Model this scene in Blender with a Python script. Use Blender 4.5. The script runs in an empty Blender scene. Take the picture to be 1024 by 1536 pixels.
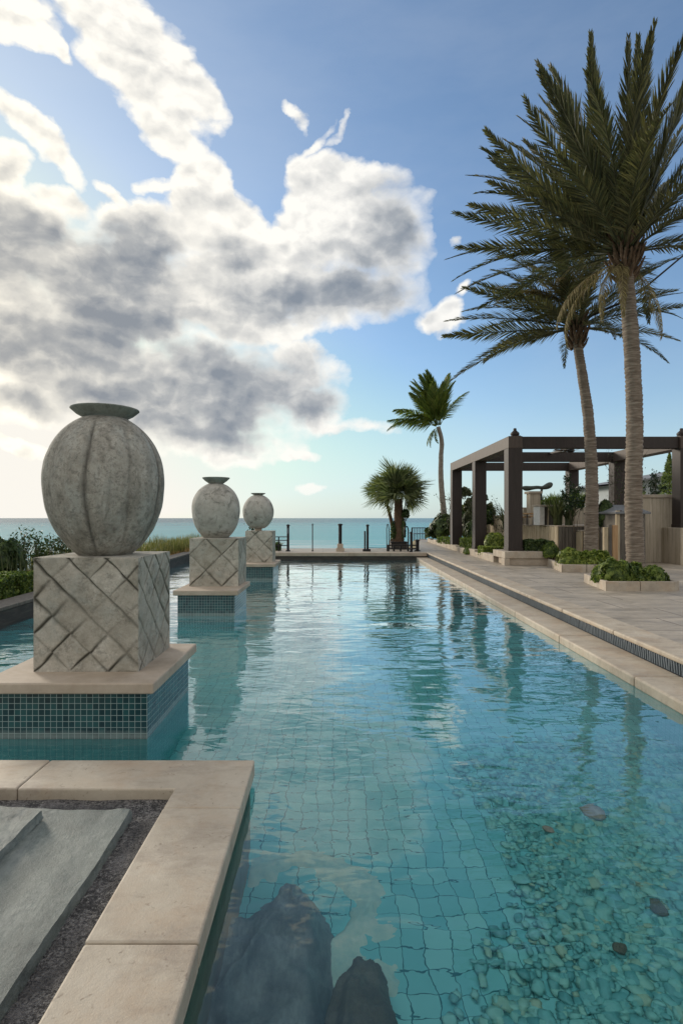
import bpy, math, random
import numpy as np
from mathutils import Vector, Matrix, Euler
R = math.radians
sc = bpy.context.scene
COL = sc.collection

# ------------------------------------------------------------------ camera
CAMZ = 1.635
cd = bpy.data.cameras.new("camera")
cam = bpy.data.objects.new("camera", cd)
COL.objects.link(cam)
cam.location = (0, 0, CAMZ)
cam.rotation_euler = (R(90), 0, 0)
cd.lens = 19.22
cd.sensor_width = 36
cd.shift_x = 0.0078
cd.shift_y = 0.0059
cd.clip_start = 0.05
cd.clip_end = 60000
sc.camera = cam

sc.render.engine = 'CYCLES'
cy = sc.cycles
cy.use_denoising = True
cy.max_bounces = 10
cy.diffuse_bounces = 4
cy.glossy_bounces = 5
cy.transmission_bounces = 6
cy.transparent_max_bounces = 8
cy.sample_clamp_indirect = 6
cy.caustics_reflective = False
cy.caustics_refractive = True
sc.view_settings.view_transform = 'Standard'
sc.view_settings.look = 'None'
sc.view_settings.gamma = 1
sc.view_settings.exposure = 0.38

SUN_AZ, SUN_EL = -44.0, 14.0     # degrees, azimuth measured from +Y towards +X


# ------------------------------------------------------------------ node helpers
class NT:
    def __init__(self, tree):
        self.t = tree
        self.cache = {}

    def n(self, typ, ins=None, **props):
        nd = self.t.nodes.new('ShaderNode' + typ)
        for k, v in props.items():
            setattr(nd, k, v)
        for k, v in (ins or {}).items():
            self.set(nd.inputs[k], v)
        return nd

    def set(self, sock, v):
        if isinstance(v, bpy.types.NodeSocket):
            self.t.links.new(v, sock)
        elif isinstance(v, bpy.types.Node):
            self.t.links.new(v.outputs[0], sock)
        else:
            if sock.type == 'RGBA' and len(v) == 3:
                v = (*v, 1)
            sock.default_value = v

    def math(self, op, a, b=0.0, c=0.0, clamp=False):
        nd = self.n('Math', {0: a, 1: b, 2: c}, operation=op)
        nd.use_clamp = clamp
        return nd.outputs[0]

    def vmath(self, op, a, b=(0, 0, 0), out=0):
        nd = self.n('VectorMath', {0: a, 1: b}, operation=op)
        return nd.outputs[out]

    def scale(self, v, s):
        nd = self.n('VectorMath', {0: v, 3: s}, operation='SCALE')
        return nd.outputs[0]

    def mix(self, f, a, b, blend='MIX'):
        nd = self.n('Mix', {0: f}, data_type='RGBA', blend_type=blend)
        self.set(nd.inputs[6], a)
        self.set(nd.inputs[7], b)
        return nd.outputs[2]

    def noise(self, v, scale, detail=4, rough=.55, dist=0.0, out=0):
        nd = self.n('TexNoise', {'Vector': v, 'Scale': scale, 'Detail': detail, 'Roughness': rough, 'Distortion': dist})
        return nd.outputs[out]

    def ramp(self, f, stops):
        nd = self.n('ValToRGB', {0: f})
        cr = nd.color_ramp
        while len(cr.elements) < len(stops):
            cr.elements.new(0.5)
        for e, (p, c) in zip(cr.elements, stops):
            e.position = p
            e.color = (*c, 1) if len(c) == 3 else c
        return nd.outputs[0]

    def rng(self, f, a, b, c=0.0, d=1.0, smooth=False):
        nd = self.n('MapRange', {0: f, 1: a, 2: b, 3: c, 4: d})
        nd.clamp = True
        if smooth:
            nd.interpolation_type = 'SMOOTHSTEP'
        return nd.outputs[0]


def material(name):
    m = bpy.data.materials.new(name)
    m.use_nodes = True
    m.node_tree.nodes.clear()
    t = NT(m.node_tree)
    out = t.n('OutputMaterial')
    return m, t, out


def principled(t, out, **k):
    p = t.n('BsdfPrincipled')
    for a, v in k.items():
        t.set(p.inputs[a.replace('_', ' ')], v)
    t.t.links.new(p.outputs[0], out.inputs[0])
    return p


# ------------------------------------------------------------------ world: clear-sky texture with clouds
def px_dir(px, py):
    """sky direction as (azimuth, tangent of elevation) of a spot in the sky"""
    u, v = (px - 500) / 820, (777 - py) / 820
    a = math.atan(u)
    return a, v * math.cos(a)


SKY_STRENGTH = 0.097
world = bpy.data.worlds.new("World")
sc.world = world
world.use_nodes = True
world.node_tree.nodes.clear()
W = NT(world.node_tree)
wout = W.n('OutputWorld')
bg = W.n('Background', {'Strength': SKY_STRENGTH})
W.t.links.new(bg.outputs[0], wout.inputs[0])
sky = W.n('TexSky')
sky.sky_type = 'NISHITA'
sky.sun_disc = False
sky.sun_elevation = R(SUN_EL)
sky.sun_rotation = R(SUN_AZ)
sky.altitude = 0
sky.air_density = 1.0
sky.dust_density = 0.9
sky.ozone_density = 2.2

# every cloud is an ellipse: centre x, y, half sizes, tilt (degrees)
CLOUDS = [
    (205, 90, 158, 92, 50), (175, 40, 84, 66, 30), (235, 165, 70, 60, 30), (295, 150, 70, 34, 60), (255, 205, 60, 40, 50),
    (5, 25, 78, 60, 0), (75, 75, 44, 16, 60),
    (35, 200, 85, 30, 38), (0, 260, 40, 45, 0),
    (98, 302, 45, 16, 5), (226, 270, 22, 12, 0), (176, 288, 34, 12, 20),
    (70, 410, 250, 118, 5), (225, 490, 80, 60, 0), (20, 335, 170, 60, 10), (230, 430, 200, 120, 0),
    (298, 300, 55, 66, 0), (345, 345, 72, 60, 0), (240, 345, 105, 56, 0),
    (502, 292, 68, 78, 0), (548, 350, 92, 100, 0), (470, 350, 80, 62, 0), (400, 410, 130, 70, 0),
    (505, 440, 135, 60, 0), (330, 460, 140, 85, 0),
    (110, 540, 280, 80, 8), (20, 600, 150, 34, 0), (330, 585, 190, 92, 8), (430, 565, 85, 56, 0), (462, 612, 66, 44, 0),
    (200, 610, 180, 66, 10), (330, 662, 150, 34, 0), (50, 600, 150, 26, 4),
    (545, 640, 55, 18, 0), (450, 680, 46, 10, 0),
    (636, 480, 44, 24, 5), (662, 462, 34, 22, -35), (694, 418, 18, 12, -50),
    (458, 168, 30, 8, 50), (488, 200, 34, 8, -60), (512, 180, 20, 6, -60),
    (15, 668, 70, 12, 0), (480, 737, 24, 8, 0), (580, 578, 9, 5, 0), (676, 350, 14, 6, 0),
    # out of the photograph's view, seen only in reflections and from other spots
    (-700, 300, 500, 160, 0), (-300, 560, 300, 60, 0), (1500, 500, 300, 60, 0), (150, -300, 260, 160, 40),
]
GREYS = [
    (20, 400, 280, 110, 5), (190, 385, 120, 75, 0), (120, 480, 190, 60, 5),
    (430, 455, 120, 38, 0), (540, 435, 105, 60, 0), (590, 350, 46, 90, -10), (350, 385, 50, 30, 0),
    (340, 590, 175, 85, 8), (440, 590, 85, 60, 0), (210, 620, 170, 62, 10), (40, 530, 190, 42, 8),
    (320, 655, 130, 30, 0), (40, 598, 140, 18, 2), (-300, 400, 400, 110, 0),
]


CLOUD_BIAS = 0.14
LIT_K = 1.45


def field_group(name, ellipses, soft):
    """union of soft ellipses; every ellipse is two dot products on (azimuth, elevation, 1)"""
    g = bpy.data.node_groups.new(name, 'ShaderNodeTree')
    g.interface.new_socket('P', in_out='INPUT', socket_type='NodeSocketVector')
    g.interface.new_socket('D', in_out='OUTPUT', socket_type='NodeSocketFloat')
    t = NT(g)
    gi = g.nodes.new('NodeGroupInput')
    go = g.nodes.new('NodeGroupOutput')
    acc = None
    for (x, y, rx, ry, rot) in ellipses:
        a, e = px_dir(x, y)
        k = math.cos(a) / 820
        ca, sa = math.cos(-R(rot)), math.sin(-R(rot))
        sx, sy = 1 / (rx * k), 1 / (ry * k)
        A = (ca * sx, sa * sx, -(a * ca + e * sa) * sx)
        B = (-sa * sy, ca * sy, -(-a * sa + e * ca) * sy)
        src = gi.outputs[0]
        if acc is not None:      # chained, so that the node stack of the world stays small
            src = t.n('VectorMath', {0: acc, 1: (1e-6, 1e-6, 0), 2: gi.outputs[0]}, operation='MULTIPLY_ADD').outputs[0]
        u = t.vmath('DOT_PRODUCT', src, A, out=1)
        v = t.vmath('DOT_PRODUCT', src, B, out=1)
        r2 = t.math('MULTIPLY_ADD', u, u, t.math('MULTIPLY', v, v))
        w = min(1.0, (min(rx, ry) / 55) ** .6)
        f = t.math('MULTIPLY_ADD', r2, -w * .8, w * .8)
        acc = f if acc is None else t.math('SMOOTH_MAX', acc, f, soft)
    g.links.new(acc, go.inputs[0])
    return g


gD = field_group('cloud_field', CLOUDS, 0.10)
gG = field_group('grey_field', GREYS, 0.35)
tc = W.n('TexCoord')
sep = W.n('SeparateXYZ', {0: tc.outputs['Generated']})
az = W.math('ARCTAN2', sep.outputs[0], sep.outputs[1])
hor = W.math('SQRT', W.math('SUBTRACT', 1.0, W.math('MINIMUM', W.math('MULTIPLY', sep.outputs[2], sep.outputs[2]), .9995)))
tel = W.math('DIVIDE', sep.outputs[2], hor)
P = W.n('CombineXYZ', {0: az, 1: tel, 2: 0.0}).outputs[0]


def n2d(v, scale, detail, rough, dist=0.0, out=0):
    nd = W.n('TexNoise', {'Vector': v, 'Scale': scale, 'Detail': detail, 'Roughness': rough, 'Distortion': dist}, noise_dimensions='2D')
    return nd.outputs[out]


wv = W.vmath('SUBTRACT', n2d(P, 4.0, 2.0, .5, 0, 1), (.5, .5, .5))
wv2 = W.vmath('SUBTRACT', n2d(P, 16.0, 4.0, .6, 0, 1), (.5, .5, .5))
q0 = W.vmath('ADD', P, W.scale(wv, .10))
q0 = W.vmath('ADD', q0, W.scale(wv2, .030))
Q = W.vmath('ADD', W.vmath('MULTIPLY', q0, (1, 1, 0)), (0, 0, 1))
pr_ = W.vmath('ADD', P, W.scale(wv2, .022))


def relief(off, detail):
    p = W.vmath('ADD', W.vmath('MULTIPLY', pr_, (1, 1.25, 0)), off)
    nz = n2d(p, 6.5, detail, .57)
    vo = W.n('TexVoronoi', {'Vector': p, 'Scale': 12.0, 'Detail': 2.0, 'Roughness': .5, 'Randomness': 1.0}, voronoi_dimensions='2D')
    a = W.math('MULTIPLY', W.math('SUBTRACT', nz, .5), 1.05)
    b = W.math('MULTIPLY', W.math('SUBTRACT', .40, vo.outputs[0]), .36)
    return W.math('ADD', a, b)


h0 = relief((0, 0, 0), 8.0)
h1 = relief((-.008, .022, 0), 5.0)
gd_ = W.n('Group')
gd_.node_tree = gD
W.set(gd_.inputs[0], Q)
gg = W.n('Group')
gg.node_tree = gG
W.set(gg.inputs[0], Q)
D0 = W.math('ADD', W.math('ADD', gd_.outputs[0], h0), CLOUD_BIAS)
# crisp tops, feathered bases
base_soft = W.rng(gg.outputs[0], -.2, .4, .27, .52)
alpha = W.math('SMOOTH_MIN', 1.0, W.math('DIVIDE', W.math('MAXIMUM', D0, 0.0), base_soft), .25, clamp=True)
lit = W.math('SUBTRACT', h0, h1)                      # > 0 on the side of each billow that faces the light
greyf = W.math('ADD', gg.outputs[0], W.math('MULTIPLY', h0, .30))
grey = W.rng(greyf, -0.75, 0.75, 0, 1)
thick = W.rng(D0, 0.12, 0.75, 0.0, 1, True)
broad = n2d(W.vmath('MULTIPLY', q0, (1, 1.9, 0)), 4.6, 6.0, .62)
shade = W.math('MULTIPLY', W.math('MULTIPLY', grey, thick), W.rng(broad, .30, .72, 1.08, .72))
shade = W.math('SUBTRACT', W.math('ADD', shade, W.math('MULTIPLY', thick, W.rng(broad, .4, .7, .22, .0))), W.math('MULTIPLY', lit, LIT_K))
shade = W.rng(shade, 0.0, 1.30, 0, 1)
# clouds near the sun glow warm
sd = Vector((math.sin(R(SUN_AZ)), math.cos(R(SUN_AZ)), math.tan(R(SUN_EL)))).normalized()
dn = W.vmath('DOT_PRODUCT', W.vmath('NORMALIZE', tc.outputs['Generated']), tuple(sd), out=1)
glow = W.math('POWER', W.math('MAXIMUM', dn, 0.0), 7.0)
white = W.mix(glow, (7.8, 7.7, 7.4), (10.0, 9.3, 7.8))
greyc = W.mix(glow, (1.9, 2.25, 2.75), (2.5, 2.6, 2.75))
deep = W.ramp(shade, [(0.0, (0, 0, 0)), (.35, (.42, .42, .42)), (.7, (.80, .80, .80)), (1.0, (1.0, 1.0, 1.0))])
ccol = W.mix(deep, white, greyc)
# the low sky: bright milky haze towards the sun and along the horizon
low = W.rng(tel, 0.0, 0.42, 1, 0, True)
low = W.math('POWER', low, 2.2)
hz = W.mix(glow, (4.8, 6.0, 6.5), (7.8, 7.4, 6.6))
lowk = W.math('MULTIPLY', low, W.math('ADD', .62, W.math('MULTIPLY', glow, .38)))
SKYMUL = (1.06, 1.32, 1.50)
skyc = W.mix(1.0, sky.outputs[0], SKYMUL, 'MULTIPLY')
# thin veil over the blue
veil = W.math('MULTIPLY', W.rng(n2d(W.vmath('MULTIPLY', P, (1, 2.2, 1)), 3.0, 5, .6), .35, .8), .10)
skyc = W.mix(veil, skyc, (5.5, 6.0, 6.6))
skyc = W.mix(lowk, skyc, hz)
skyc = W.mix(W.math('MULTIPLY', glow, .7), skyc, (6.5, 6.7, 6.7))
skyc = W.mix(.07, skyc, (6.0, 6.3, 6.6))
skyc = W.vmath('MINIMUM', skyc, (7.7, 7.4, 6.8))
alpha2 = W.math('MULTIPLY', alpha, W.rng(tel, 0.0, 0.08, 0.35, 1))
fin = W.mix(alpha2, skyc, ccol)
# an added, unseen bright cloud deck overhead and behind the viewer, as fill light
fill_area = W.math('MAXIMUM', W.rng(sep.outputs[1], .30, -.25, 0, 1, True), W.rng(sep.outputs[2], .76, .92, 0, 1, True))
deck = n2d(W.vmath('MULTIPLY', tc.outputs['Generated'], (1, 1, 0)), 2.6, 4.0, .6)
fill_alpha = W.math('MULTIPLY', fill_area, W.rng(deck, .30, .56, .35, 1, True))
fin = W.mix(fill_alpha, fin, W.mix(W.rng(deck, .45, .75, 0, 1), (8.2, 7.7, 7.0), (5.4, 5.2, 5.0)))
W.set(bg.inputs[0], fin)
world.cycles.sampling_method = 'MANUAL'
world.cycles.sample_map_resolution = 512

# ------------------------------------------------------------------ sun, softened by the clouds in front of it
ld = bpy.data.lights.new("sun", 'SUN')
ld.energy = 2.0
ld.angle = R(12)
ld.color = (1.0, .9, .76)
sun = bpy.data.objects.new("sun", ld)
COL.objects.link(sun)
sun.rotation_euler = (-sd).to_track_quat('-Z', 'Y').to_euler()
sun.location = (0, 0, 30)

# ------------------------------------------------------------------ mesh helpers
rnd = random.Random(7)
npr = np.random.default_rng(7)


def par(o, parent):
    """parts are modelled where they stand; the thing's Empty is at its base"""
    if parent:
        o.parent = parent
        if parent.type == 'EMPTY':
            o.matrix_parent_inverse = Matrix.Translation(-parent.location)


class MB:
    """collects faces; builds ONE mesh"""
    def __init__(self):
        self.v, self.f, self.uv, self.at = [], [], [], []

    def face(self, pts, uv=None):
        i = len(self.v)
        self.v += [tuple(p) for p in pts]
        self.f.append(tuple(range(i, i + len(pts))))
        if uv is None:
            a, b, c = Vector(pts[0]), Vector(pts[1]), Vector(pts[2])
            ex = (b - a).normalized() if (b - a).length else Vector((1, 0, 0))
            nn = (b - a).cross(c - a)
            ey = nn.cross(ex).normalized() if nn.length else Vector((0, 1, 0))
            uv = [((Vector(p) - a).dot(ex), (Vector(p) - a).dot(ey)) for p in pts]
        self.uv += uv

    def prism(self, poly, z0, z1, top=None):
        """vertical prism over a counter-clockwise polygon"""
        n = len(poly)
        tp = top or poly
        self.face([(x, y, z1) for x, y in tp], [(x, y) for x, y in tp])
        self.face([(x, y, z0) for x, y in reversed(poly)])
        for i in range(n):
            a, b, c, d = poly[i], poly[(i + 1) % n], tp[(i + 1) % n], tp[i]
            self.face([(*a, z0), (*b, z0), (*c, z1), (*d, z1)])

    def box(self, x0, y0, z0, x1, y1, z1):
        self.prism([(x0, y0), (x1, y0), (x1, y1), (x0, y1)], z0, z1)

    def obox(self, c, ax, ay, az):
        """box about centre c with half-axis vectors"""
        c, ax, ay, az = map(Vector, (c, ax, ay, az))
        P_ = lambda i, j, k: c + ax * i + ay * j + az * k
        for q in (((-1, -1, 1), (1, -1, 1), (1, 1, 1), (-1, 1, 1)), ((-1, 1, -1), (1, 1, -1), (1, -1, -1), (-1, -1, -1)),
                  ((-1, -1, -1), (1, -1, -1), (1, -1, 1), (-1, -1, 1)), ((1, 1, -1), (-1, 1, -1), (-1, 1, 1), (1, 1, 1)),
                  ((1, -1, -1), (1, 1, -1), (1, 1, 1), (1, -1, 1)), ((-1, 1, -1), (-1, -1, -1), (-1, -1, 1), (-1, 1, 1))):
            self.face([P_(*a) for a in q])

    def tube(self, pts, rad, n=8, cap=True):
        pts = [Vector(p) for p in pts]
        if not hasattr(rad, '__len__'):
            rad = [rad] * len(pts)
        rings = []
        up = Vector((0.02, 1, 0.03))
        L = 0
        for i, p in enumerate(pts):
            d = (pts[min(i + 1, len(pts) - 1)] - pts[max(i - 1, 0)]).normalized()
            if i:
                L += (p - pts[i - 1]).length
            u = up - d * up.dot(d)
            if u.length < .1:
                u = Vector((1, 0, 0)) - d * d.x
            u.normalize()
            w = d.cross(u)
            rings.append(([p + (u * math.cos(2 * math.pi * k / n) + w * math.sin(2 * math.pi * k / n)) * rad[i] for k in range(n)], L))
            up = u
        i0 = len(self.v)
        for r, _ in rings:
            self.v += [tuple(q) for q in r]
        for i in range(len(rings) - 1):
            for k in range(n):
                k2 = (k + 1) % n
                self.f.append((i0 + i * n + k, i0 + i * n + k2, i0 + (i + 1) * n + k2, i0 + (i + 1) * n + k))
                u0, u1 = k / n * .5, (k + 1) / n * .5
                self.uv += [(u0, rings[i][1]), (u1, rings[i][1]), (u1, rings[i + 1][1]), (u0, rings[i + 1][1])]
        if cap:
            self.face([tuple(q) for q in reversed(rings[0][0])])
            self.face([tuple(q) for q in rings[-1][0]])

    def lathe(self, prof, n=32, c=(0, 0, 0)):
        """prof: list of (r, z)"""
        i0 = len(self.v)
        for r, z in prof:
            for k in range(n):
                a = 2 * math.pi * k / n
                self.v.append((c[0] + r * math.cos(a), c[1] + r * math.sin(a), c[2] + z))
        for i in range(len(prof) - 1):
            for k in range(n):
                k2 = (k + 1) % n
                self.f.append((i0 + i * n + k, i0 + i * n + k2, i0 + (i + 1) * n + k2, i0 + (i + 1) * n + k))
                self.uv += [(k / n, prof[i][1]), ((k + 1) / n, prof[i][1]), ((k + 1) / n, prof[i + 1][1]), (k / n, prof[i + 1][1])]

    def build(self, name, mat, parent=None, smooth=False, bevel=0, seg=2, weld=False):
        me = bpy.data.meshes.new(name)
        me.from_pydata(self.v, [], self.f)
        if self.uv:
            ul = me.uv_layers.new(name='UVMap')
            ul.data.foreach_set('uv', np.array(self.uv, dtype=np.float32).ravel())
        if smooth:
            me.polygons.foreach_set('use_smooth', [True] * len(me.polygons))
        me.materials.append(mat)
        o = bpy.data.objects.new(name, me)
        COL.objects.link(o)
        par(o, parent)
        if bevel or weld:
            w = o.modifiers.new('weld', 'WELD')
            w.merge_threshold = .0005
        if bevel:
            b = o.modifiers.new('bevel', 'BEVEL')
            b.width = bevel
            b.segments = seg
            b.limit_method = 'ANGLE'
            b.angle_limit = R(40)
            b.harden_normals = False
        return o


def raw(name, V, F, mat, parent=None, smooth=False, attr=None, per=0):
    """mesh from numpy arrays; F is (n, k)"""
    me = bpy.data.meshes.new(name)
    V = np.asarray(V, dtype=np.float32)
    F = np.asarray(F, dtype=np.int32)
    k = F.shape[1]
    me.vertices.add(len(V))
    me.vertices.foreach_set('co', V.ravel())
    me.loops.add(F.size)
    me.loops.foreach_set('vertex_index', F.ravel())
    me.polygons.add(len(F))
    me.polygons.foreach_set('loop_start', np.arange(0, F.size, k, dtype=np.int32))
    me.polygons.foreach_set('loop_total', np.full(len(F), k, dtype=np.int32))
    if smooth:
        me.polygons.foreach_set('use_smooth', np.ones(len(F), dtype=bool))
    if per:      # one random number per leaf
        attr = dict(attr or {})
        rv = np.repeat(np.random.default_rng(len(V)).random(len(V) // per + 1), per)[:len(V)]
        attr['rv'] = rv
    if attr is not None:
        for an, av in attr.items():
            a = me.attributes.new(an, 'FLOAT', 'POINT')
            a.data.foreach_set('value', np.asarray(av, dtype=np.float32))
    me.update(calc_edges=True)
    me.validate()
    me.materials.append(mat)
    o = bpy.data.objects.new(name, me)
    COL.objects.link(o)
    par(o, parent)
    return o


def tag(o, label=None, cat=None, group=None, kind=None):
    for k, v in (('label', label), ('category', cat), ('group', group), ('kind', kind)):
        if v:
            o[k] = v
    return o


def thing(name, label, cat, loc=(0, 0, 0), rz=0, group=None):
    o = bpy.data.objects.new(name, None)
    o.empty_display_size = .2
    COL.objects.link(o)
    o.location = loc
    o.rotation_euler = (0, 0, rz)
    return tag(o, label, cat, group)


def at(px, py, d):
    return Vector(((px - 500) / 820 * d, d, CAMZ - (py - 777) / 820 * d))


# ------------------------------------------------------------------ materials
def pos(t, s=1.0):
    g = t.n('NewGeometry')
    return g.outputs['Position']


def stone_mat(name, base, light, dark, scale=3.0, rough=.8, bump=.25, speck=.5, warm=None, stretch=(1, 1, 1), extra=None):
    m, t, out = material(name)
    p = t.vmath('MULTIPLY', pos(t), stretch)
    n1 = t.noise(p, scale, 8, .68, .1)
    n2 = t.noise(p, scale * 9, 6, .7)
    n3 = t.noise(p, scale * 55, 3, .7)
    c = t.ramp(n1, [(.3, dark), (.5, base), (.72, light)])
    c = t.mix(t.rng(n2, .38, .7, 0, speck), c, t.mix(.5, dark, base), 'MIX')
    c = t.mix(t.math('MULTIPLY', t.rng(n3, .4, .75), speck * .55), c, light)
    if warm:
        c = t.mix(t.rng(t.noise(p, scale * .7, 4, .6, 1.0), .5, .75, 0, .7), c, warm)
    if extra:
        c = extra(t, p, c)
    h = t.math('ADD', t.math('MULTIPLY', n2, .6), t.math('MULTIPLY', n3, .4))
    b = t.n('Bump', {'Strength': bump, 'Distance': .02, 'Height': h})
    principled(t, out, Base_Color=c, Roughness=rough, Normal=b.outputs[0])
    return m


def leaf_mat(name, c1, c2, c3, scale=6.0, rough=.55, trans=.25):
    m, t, out = material(name)
    p = pos(t)
    n1 = t.noise(p, scale, 3, .6)
    n2 = t.n('Attribute', attribute_name='rv').outputs['Fac']
    c = t.ramp(t.math('ADD', t.math('MULTIPLY', n1, .35), t.math('MULTIPLY', n2, .65)), [(.18, c1), (.48, c2), (.82, c3)])
    a = t.n('BsdfPrincipled', {'Base Color': c, 'Roughness': rough, 'Specular IOR Level': .35})
    tr = t.n('BsdfTranslucent', {'Color': t.mix(1.0, c, (1.2, 1.3, .7), 'MULTIPLY')})
    mx = t.n('MixShader', {0: trans})
    t.t.links.new(a.outputs[0], mx.inputs[1])
    t.t.links.new(tr.outputs[0], mx.inputs[2])
    t.t.links.new(mx.outputs[0], out.inputs[0])
    return m


MAT = {}


def lichen(t, p, c):
    a = t.rng(t.noise(p, 7.5, 10, .8, .1), .51, .64)
    c = t.mix(t.math('MULTIPLY', a, .62), c, (.06, .058, .045))
    b = t.rng(t.noise(t.vmath('ADD', p, (4, 7, 2)), 3.2, 9, .75, .2), .50, .68)
    c = t.mix(t.math('MULTIPLY', b, .5), c, (.33, .38, .36))
    g = t.rng(t.noise(t.vmath('ADD', p, (9, 1, 5)), 2.3, 6, .6, .6), .56, .72)
    return t.mix(t.math('MULTIPLY', g, .45), c, (.21, .17, .10))


def groove_dirt(t, p, c):
    c = lichen(t, p, c)
    k = t.n('Attribute', attribute_name='cell').outputs['Fac']
    c = t.mix(t.math('MULTIPLY', k, .38), c, (.18, .17, .125))
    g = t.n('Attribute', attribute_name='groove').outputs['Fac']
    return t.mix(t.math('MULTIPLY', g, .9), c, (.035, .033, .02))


def urn_dirt(t, p, c):
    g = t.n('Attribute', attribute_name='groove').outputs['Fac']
    st = t.rng(t.noise(t.vmath('MULTIPLY', p, (3.2, 3.2, .55)), 2.2, 8, .65, .5), .45, .66)
    c = t.mix(t.math('MULTIPLY', st, .6), c, (.09, .08, .06))
    pale = t.rng(t.noise(t.vmath('MULTIPLY', p, (2.5, 2.5, .8)), 2.6, 8, .7, .2), .5, .68)
    c = t.mix(t.math('MULTIPLY', pale, .5), c, (.40, .43, .40))
    a = t.rng(t.noise(p, 30, 6, .75, .3), .50, .60)
    c = t.mix(t.math('MULTIPLY', a, .42), c, (.05, .048, .042))
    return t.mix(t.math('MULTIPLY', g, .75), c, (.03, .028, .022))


MAT['block'] = stone_mat('carved_limestone', (.50, .465, .39), (.70, .67, .59), (.22, .20, .155), 6.0, .88, .7, .9, extra=groove_dirt)
MAT['urn'] = stone_mat('weathered_urn_stone', (.39, .365, .31), (.60, .575, .51), (.16, .15, .12), 7.0, .88, .6, .9, extra=urn_dirt)
MAT['urn_pale'] = stone_mat('pale_urn_stone', (.42, .40, .35), (.55, .53, .48), (.24, .23, .20), 5.0, .85, .4, .35, extra=lambda t, p, c: t.mix(
    t.math('MULTIPLY', t.rng(t.noise(p, 6, 9, .72, .8), .53, .62), .6), c, (.07, .07, .055)))
MAT['rim'] = stone_mat('urn_rim_stone', (.25, .27, .24), (.36, .38, .34), (.12, .13, .11), 6.0, .85, .4, .5, extra=lichen)
MAT['cap'] = stone_mat('sandstone_cap', (.44, .365, .285), (.54, .46, .37), (.32, .26, .195), 3.0, .75, .2, .4, warm=(.36, .28, .20))


def pits(t, p, c):
    v = t.n('TexVoronoi', {'Vector': t.vmath('ADD', p, t.scale(t.noise(p, 9, 3, .6, out=1), .25)), 'Scale': 19.0})
    a = t.math('MULTIPLY', t.rng(v.outputs[0], .08, .22, 1, 0), t.rng(t.noise(p, 5, 3, .6), .42, .55))
    c = t.mix(t.math('MULTIPLY', a, .55), c, (.16, .115, .08))
    s = t.rng(t.noise(t.vmath('MULTIPLY', p, (1, 2.0, 1)), 2.6, 9, .74, .15), .48, .64)
    c = t.mix(t.math('MULTIPLY', s, .5), c, (.25, .19, .145))
    w = t.rng(t.noise(t.vmath('ADD', p, (3, 3, 3)), 3.1, 7, .68, .1), .5, .7)
    return t.mix(t.math('MULTIPLY', w, .5), c, (.44, .31, .20))


MAT['coping'] = stone_mat('honed_travertine', (.48, .415, .32), (.58, .515, .415), (.37, .305, .23), 2.6, .62, .25, .45, extra=pits)
MAT['kerb'] = stone_mat('pale_kerb_stone', (.44, .38, .30), (.52, .46, .38), (.28, .24, .19), 2.0, .8, .2, .4, extra=pits)
MAT['slate'] = stone_mat('green_slate', (.19, .225, .205), (.37, .40, .37), (.06, .078, .073), 6.0, .62, 1.0, 1.0, stretch=(1, .5, 1), extra=lambda t, p, c: t.mix(t.math('MULTIPLY', t.rng(t.noise(t.vmath('MULTIPLY', p, (2.5, 1.2, 1)), 2.2, 10, .78, .3), .5, .64), .65), t.mix(t.math('MULTIPLY', t.rng(t.noise(t.vmath('ADD', p, (5, 2, 1)), 3.0, 9, .75, .2), .5, .62), .6), c, (.06, .07, .066)), (.34, .36, .34)))
MAT['slate2'] = stone_mat('wet_slate', (.26, .29, .30), (.56, .60, .60), (.09, .105, .115), 5.5, .5, .6, .4, stretch=(1.6, .8, 1))
MAT['concrete'] = stone_mat('board_marked_concrete', (.47, .405, .31), (.60, .53, .43), (.27, .225, .165), 1.5, .85, .4, .4, stretch=(2.2, 2.2, .35),
                            extra=lambda t, p, c: t.mix(t.math('MULTIPLY', t.rng(t.noise(t.vmath('MULTIPLY', p, (3, 3, .5)), 3, 8, .7, .6), .5, .68), .7), c, (.13, .105, .07)))
MAT['pinkstone'] = stone_mat('pink_stone', (.45, .30, .23), (.6, .45, .36), (.25, .16, .12), 14, .7, .3, .4)
MAT['brownstone'] = stone_mat('brown_stone', (.16, .14, .10), (.3, .27, .21), (.07, .06, .045), 5, .7, .8, .5)
MAT['cloud_reflection'] = stone_mat('cream_cloud_reflection', (.52, .74, .66), (.80, .86, .74), (.30, .60, .60), 7, .7, .2, .3)  # cream tones of a reflected cloud, put into the colour


def gravel_mat():
    m, t, out = material('dark_gravel')
    p = pos(t)
    v = t.n('TexVoronoi', {'Vector': p, 'Scale': 130.0})
    n = t.noise(p, 4.5, 6, .7, .3)
    c = t.mix(v.outputs['Color'], (.02, .02, .022), (.26, .25, .24))
    sp = t.rng(t.math('ADD', t.noise(p, 75, 4, .8), t.math('MULTIPLY', n, .5)), .68, .84)
    c = t.mix(sp, t.mix(.65, c, (.035, .034, .036)), (.5, .48, .46))
    c = t.mix(t.rng(n, .42, .6, 0, .75), c, (.025, .025, .028))
    c = t.mix(t.rng(t.noise(t.vmath('ADD', p, (7, 3, 1)), 6.0, 6, .7, .2), .52, .66, 0, .55), c, (.34, .325, .32))
    h = t.math('ADD', t.math('MULTIPLY', v.outputs[0], -1.0), t.noise(p, 75, 4, .8))
    b = t.n('Bump', {'Strength': 1.0, 'Distance': .02, 'Height': h})
    principled(t, out, Base_Color=c, Roughness=.9, Normal=b.outputs[0])
    return m


MAT['gravel'] = gravel_mat()


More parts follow.
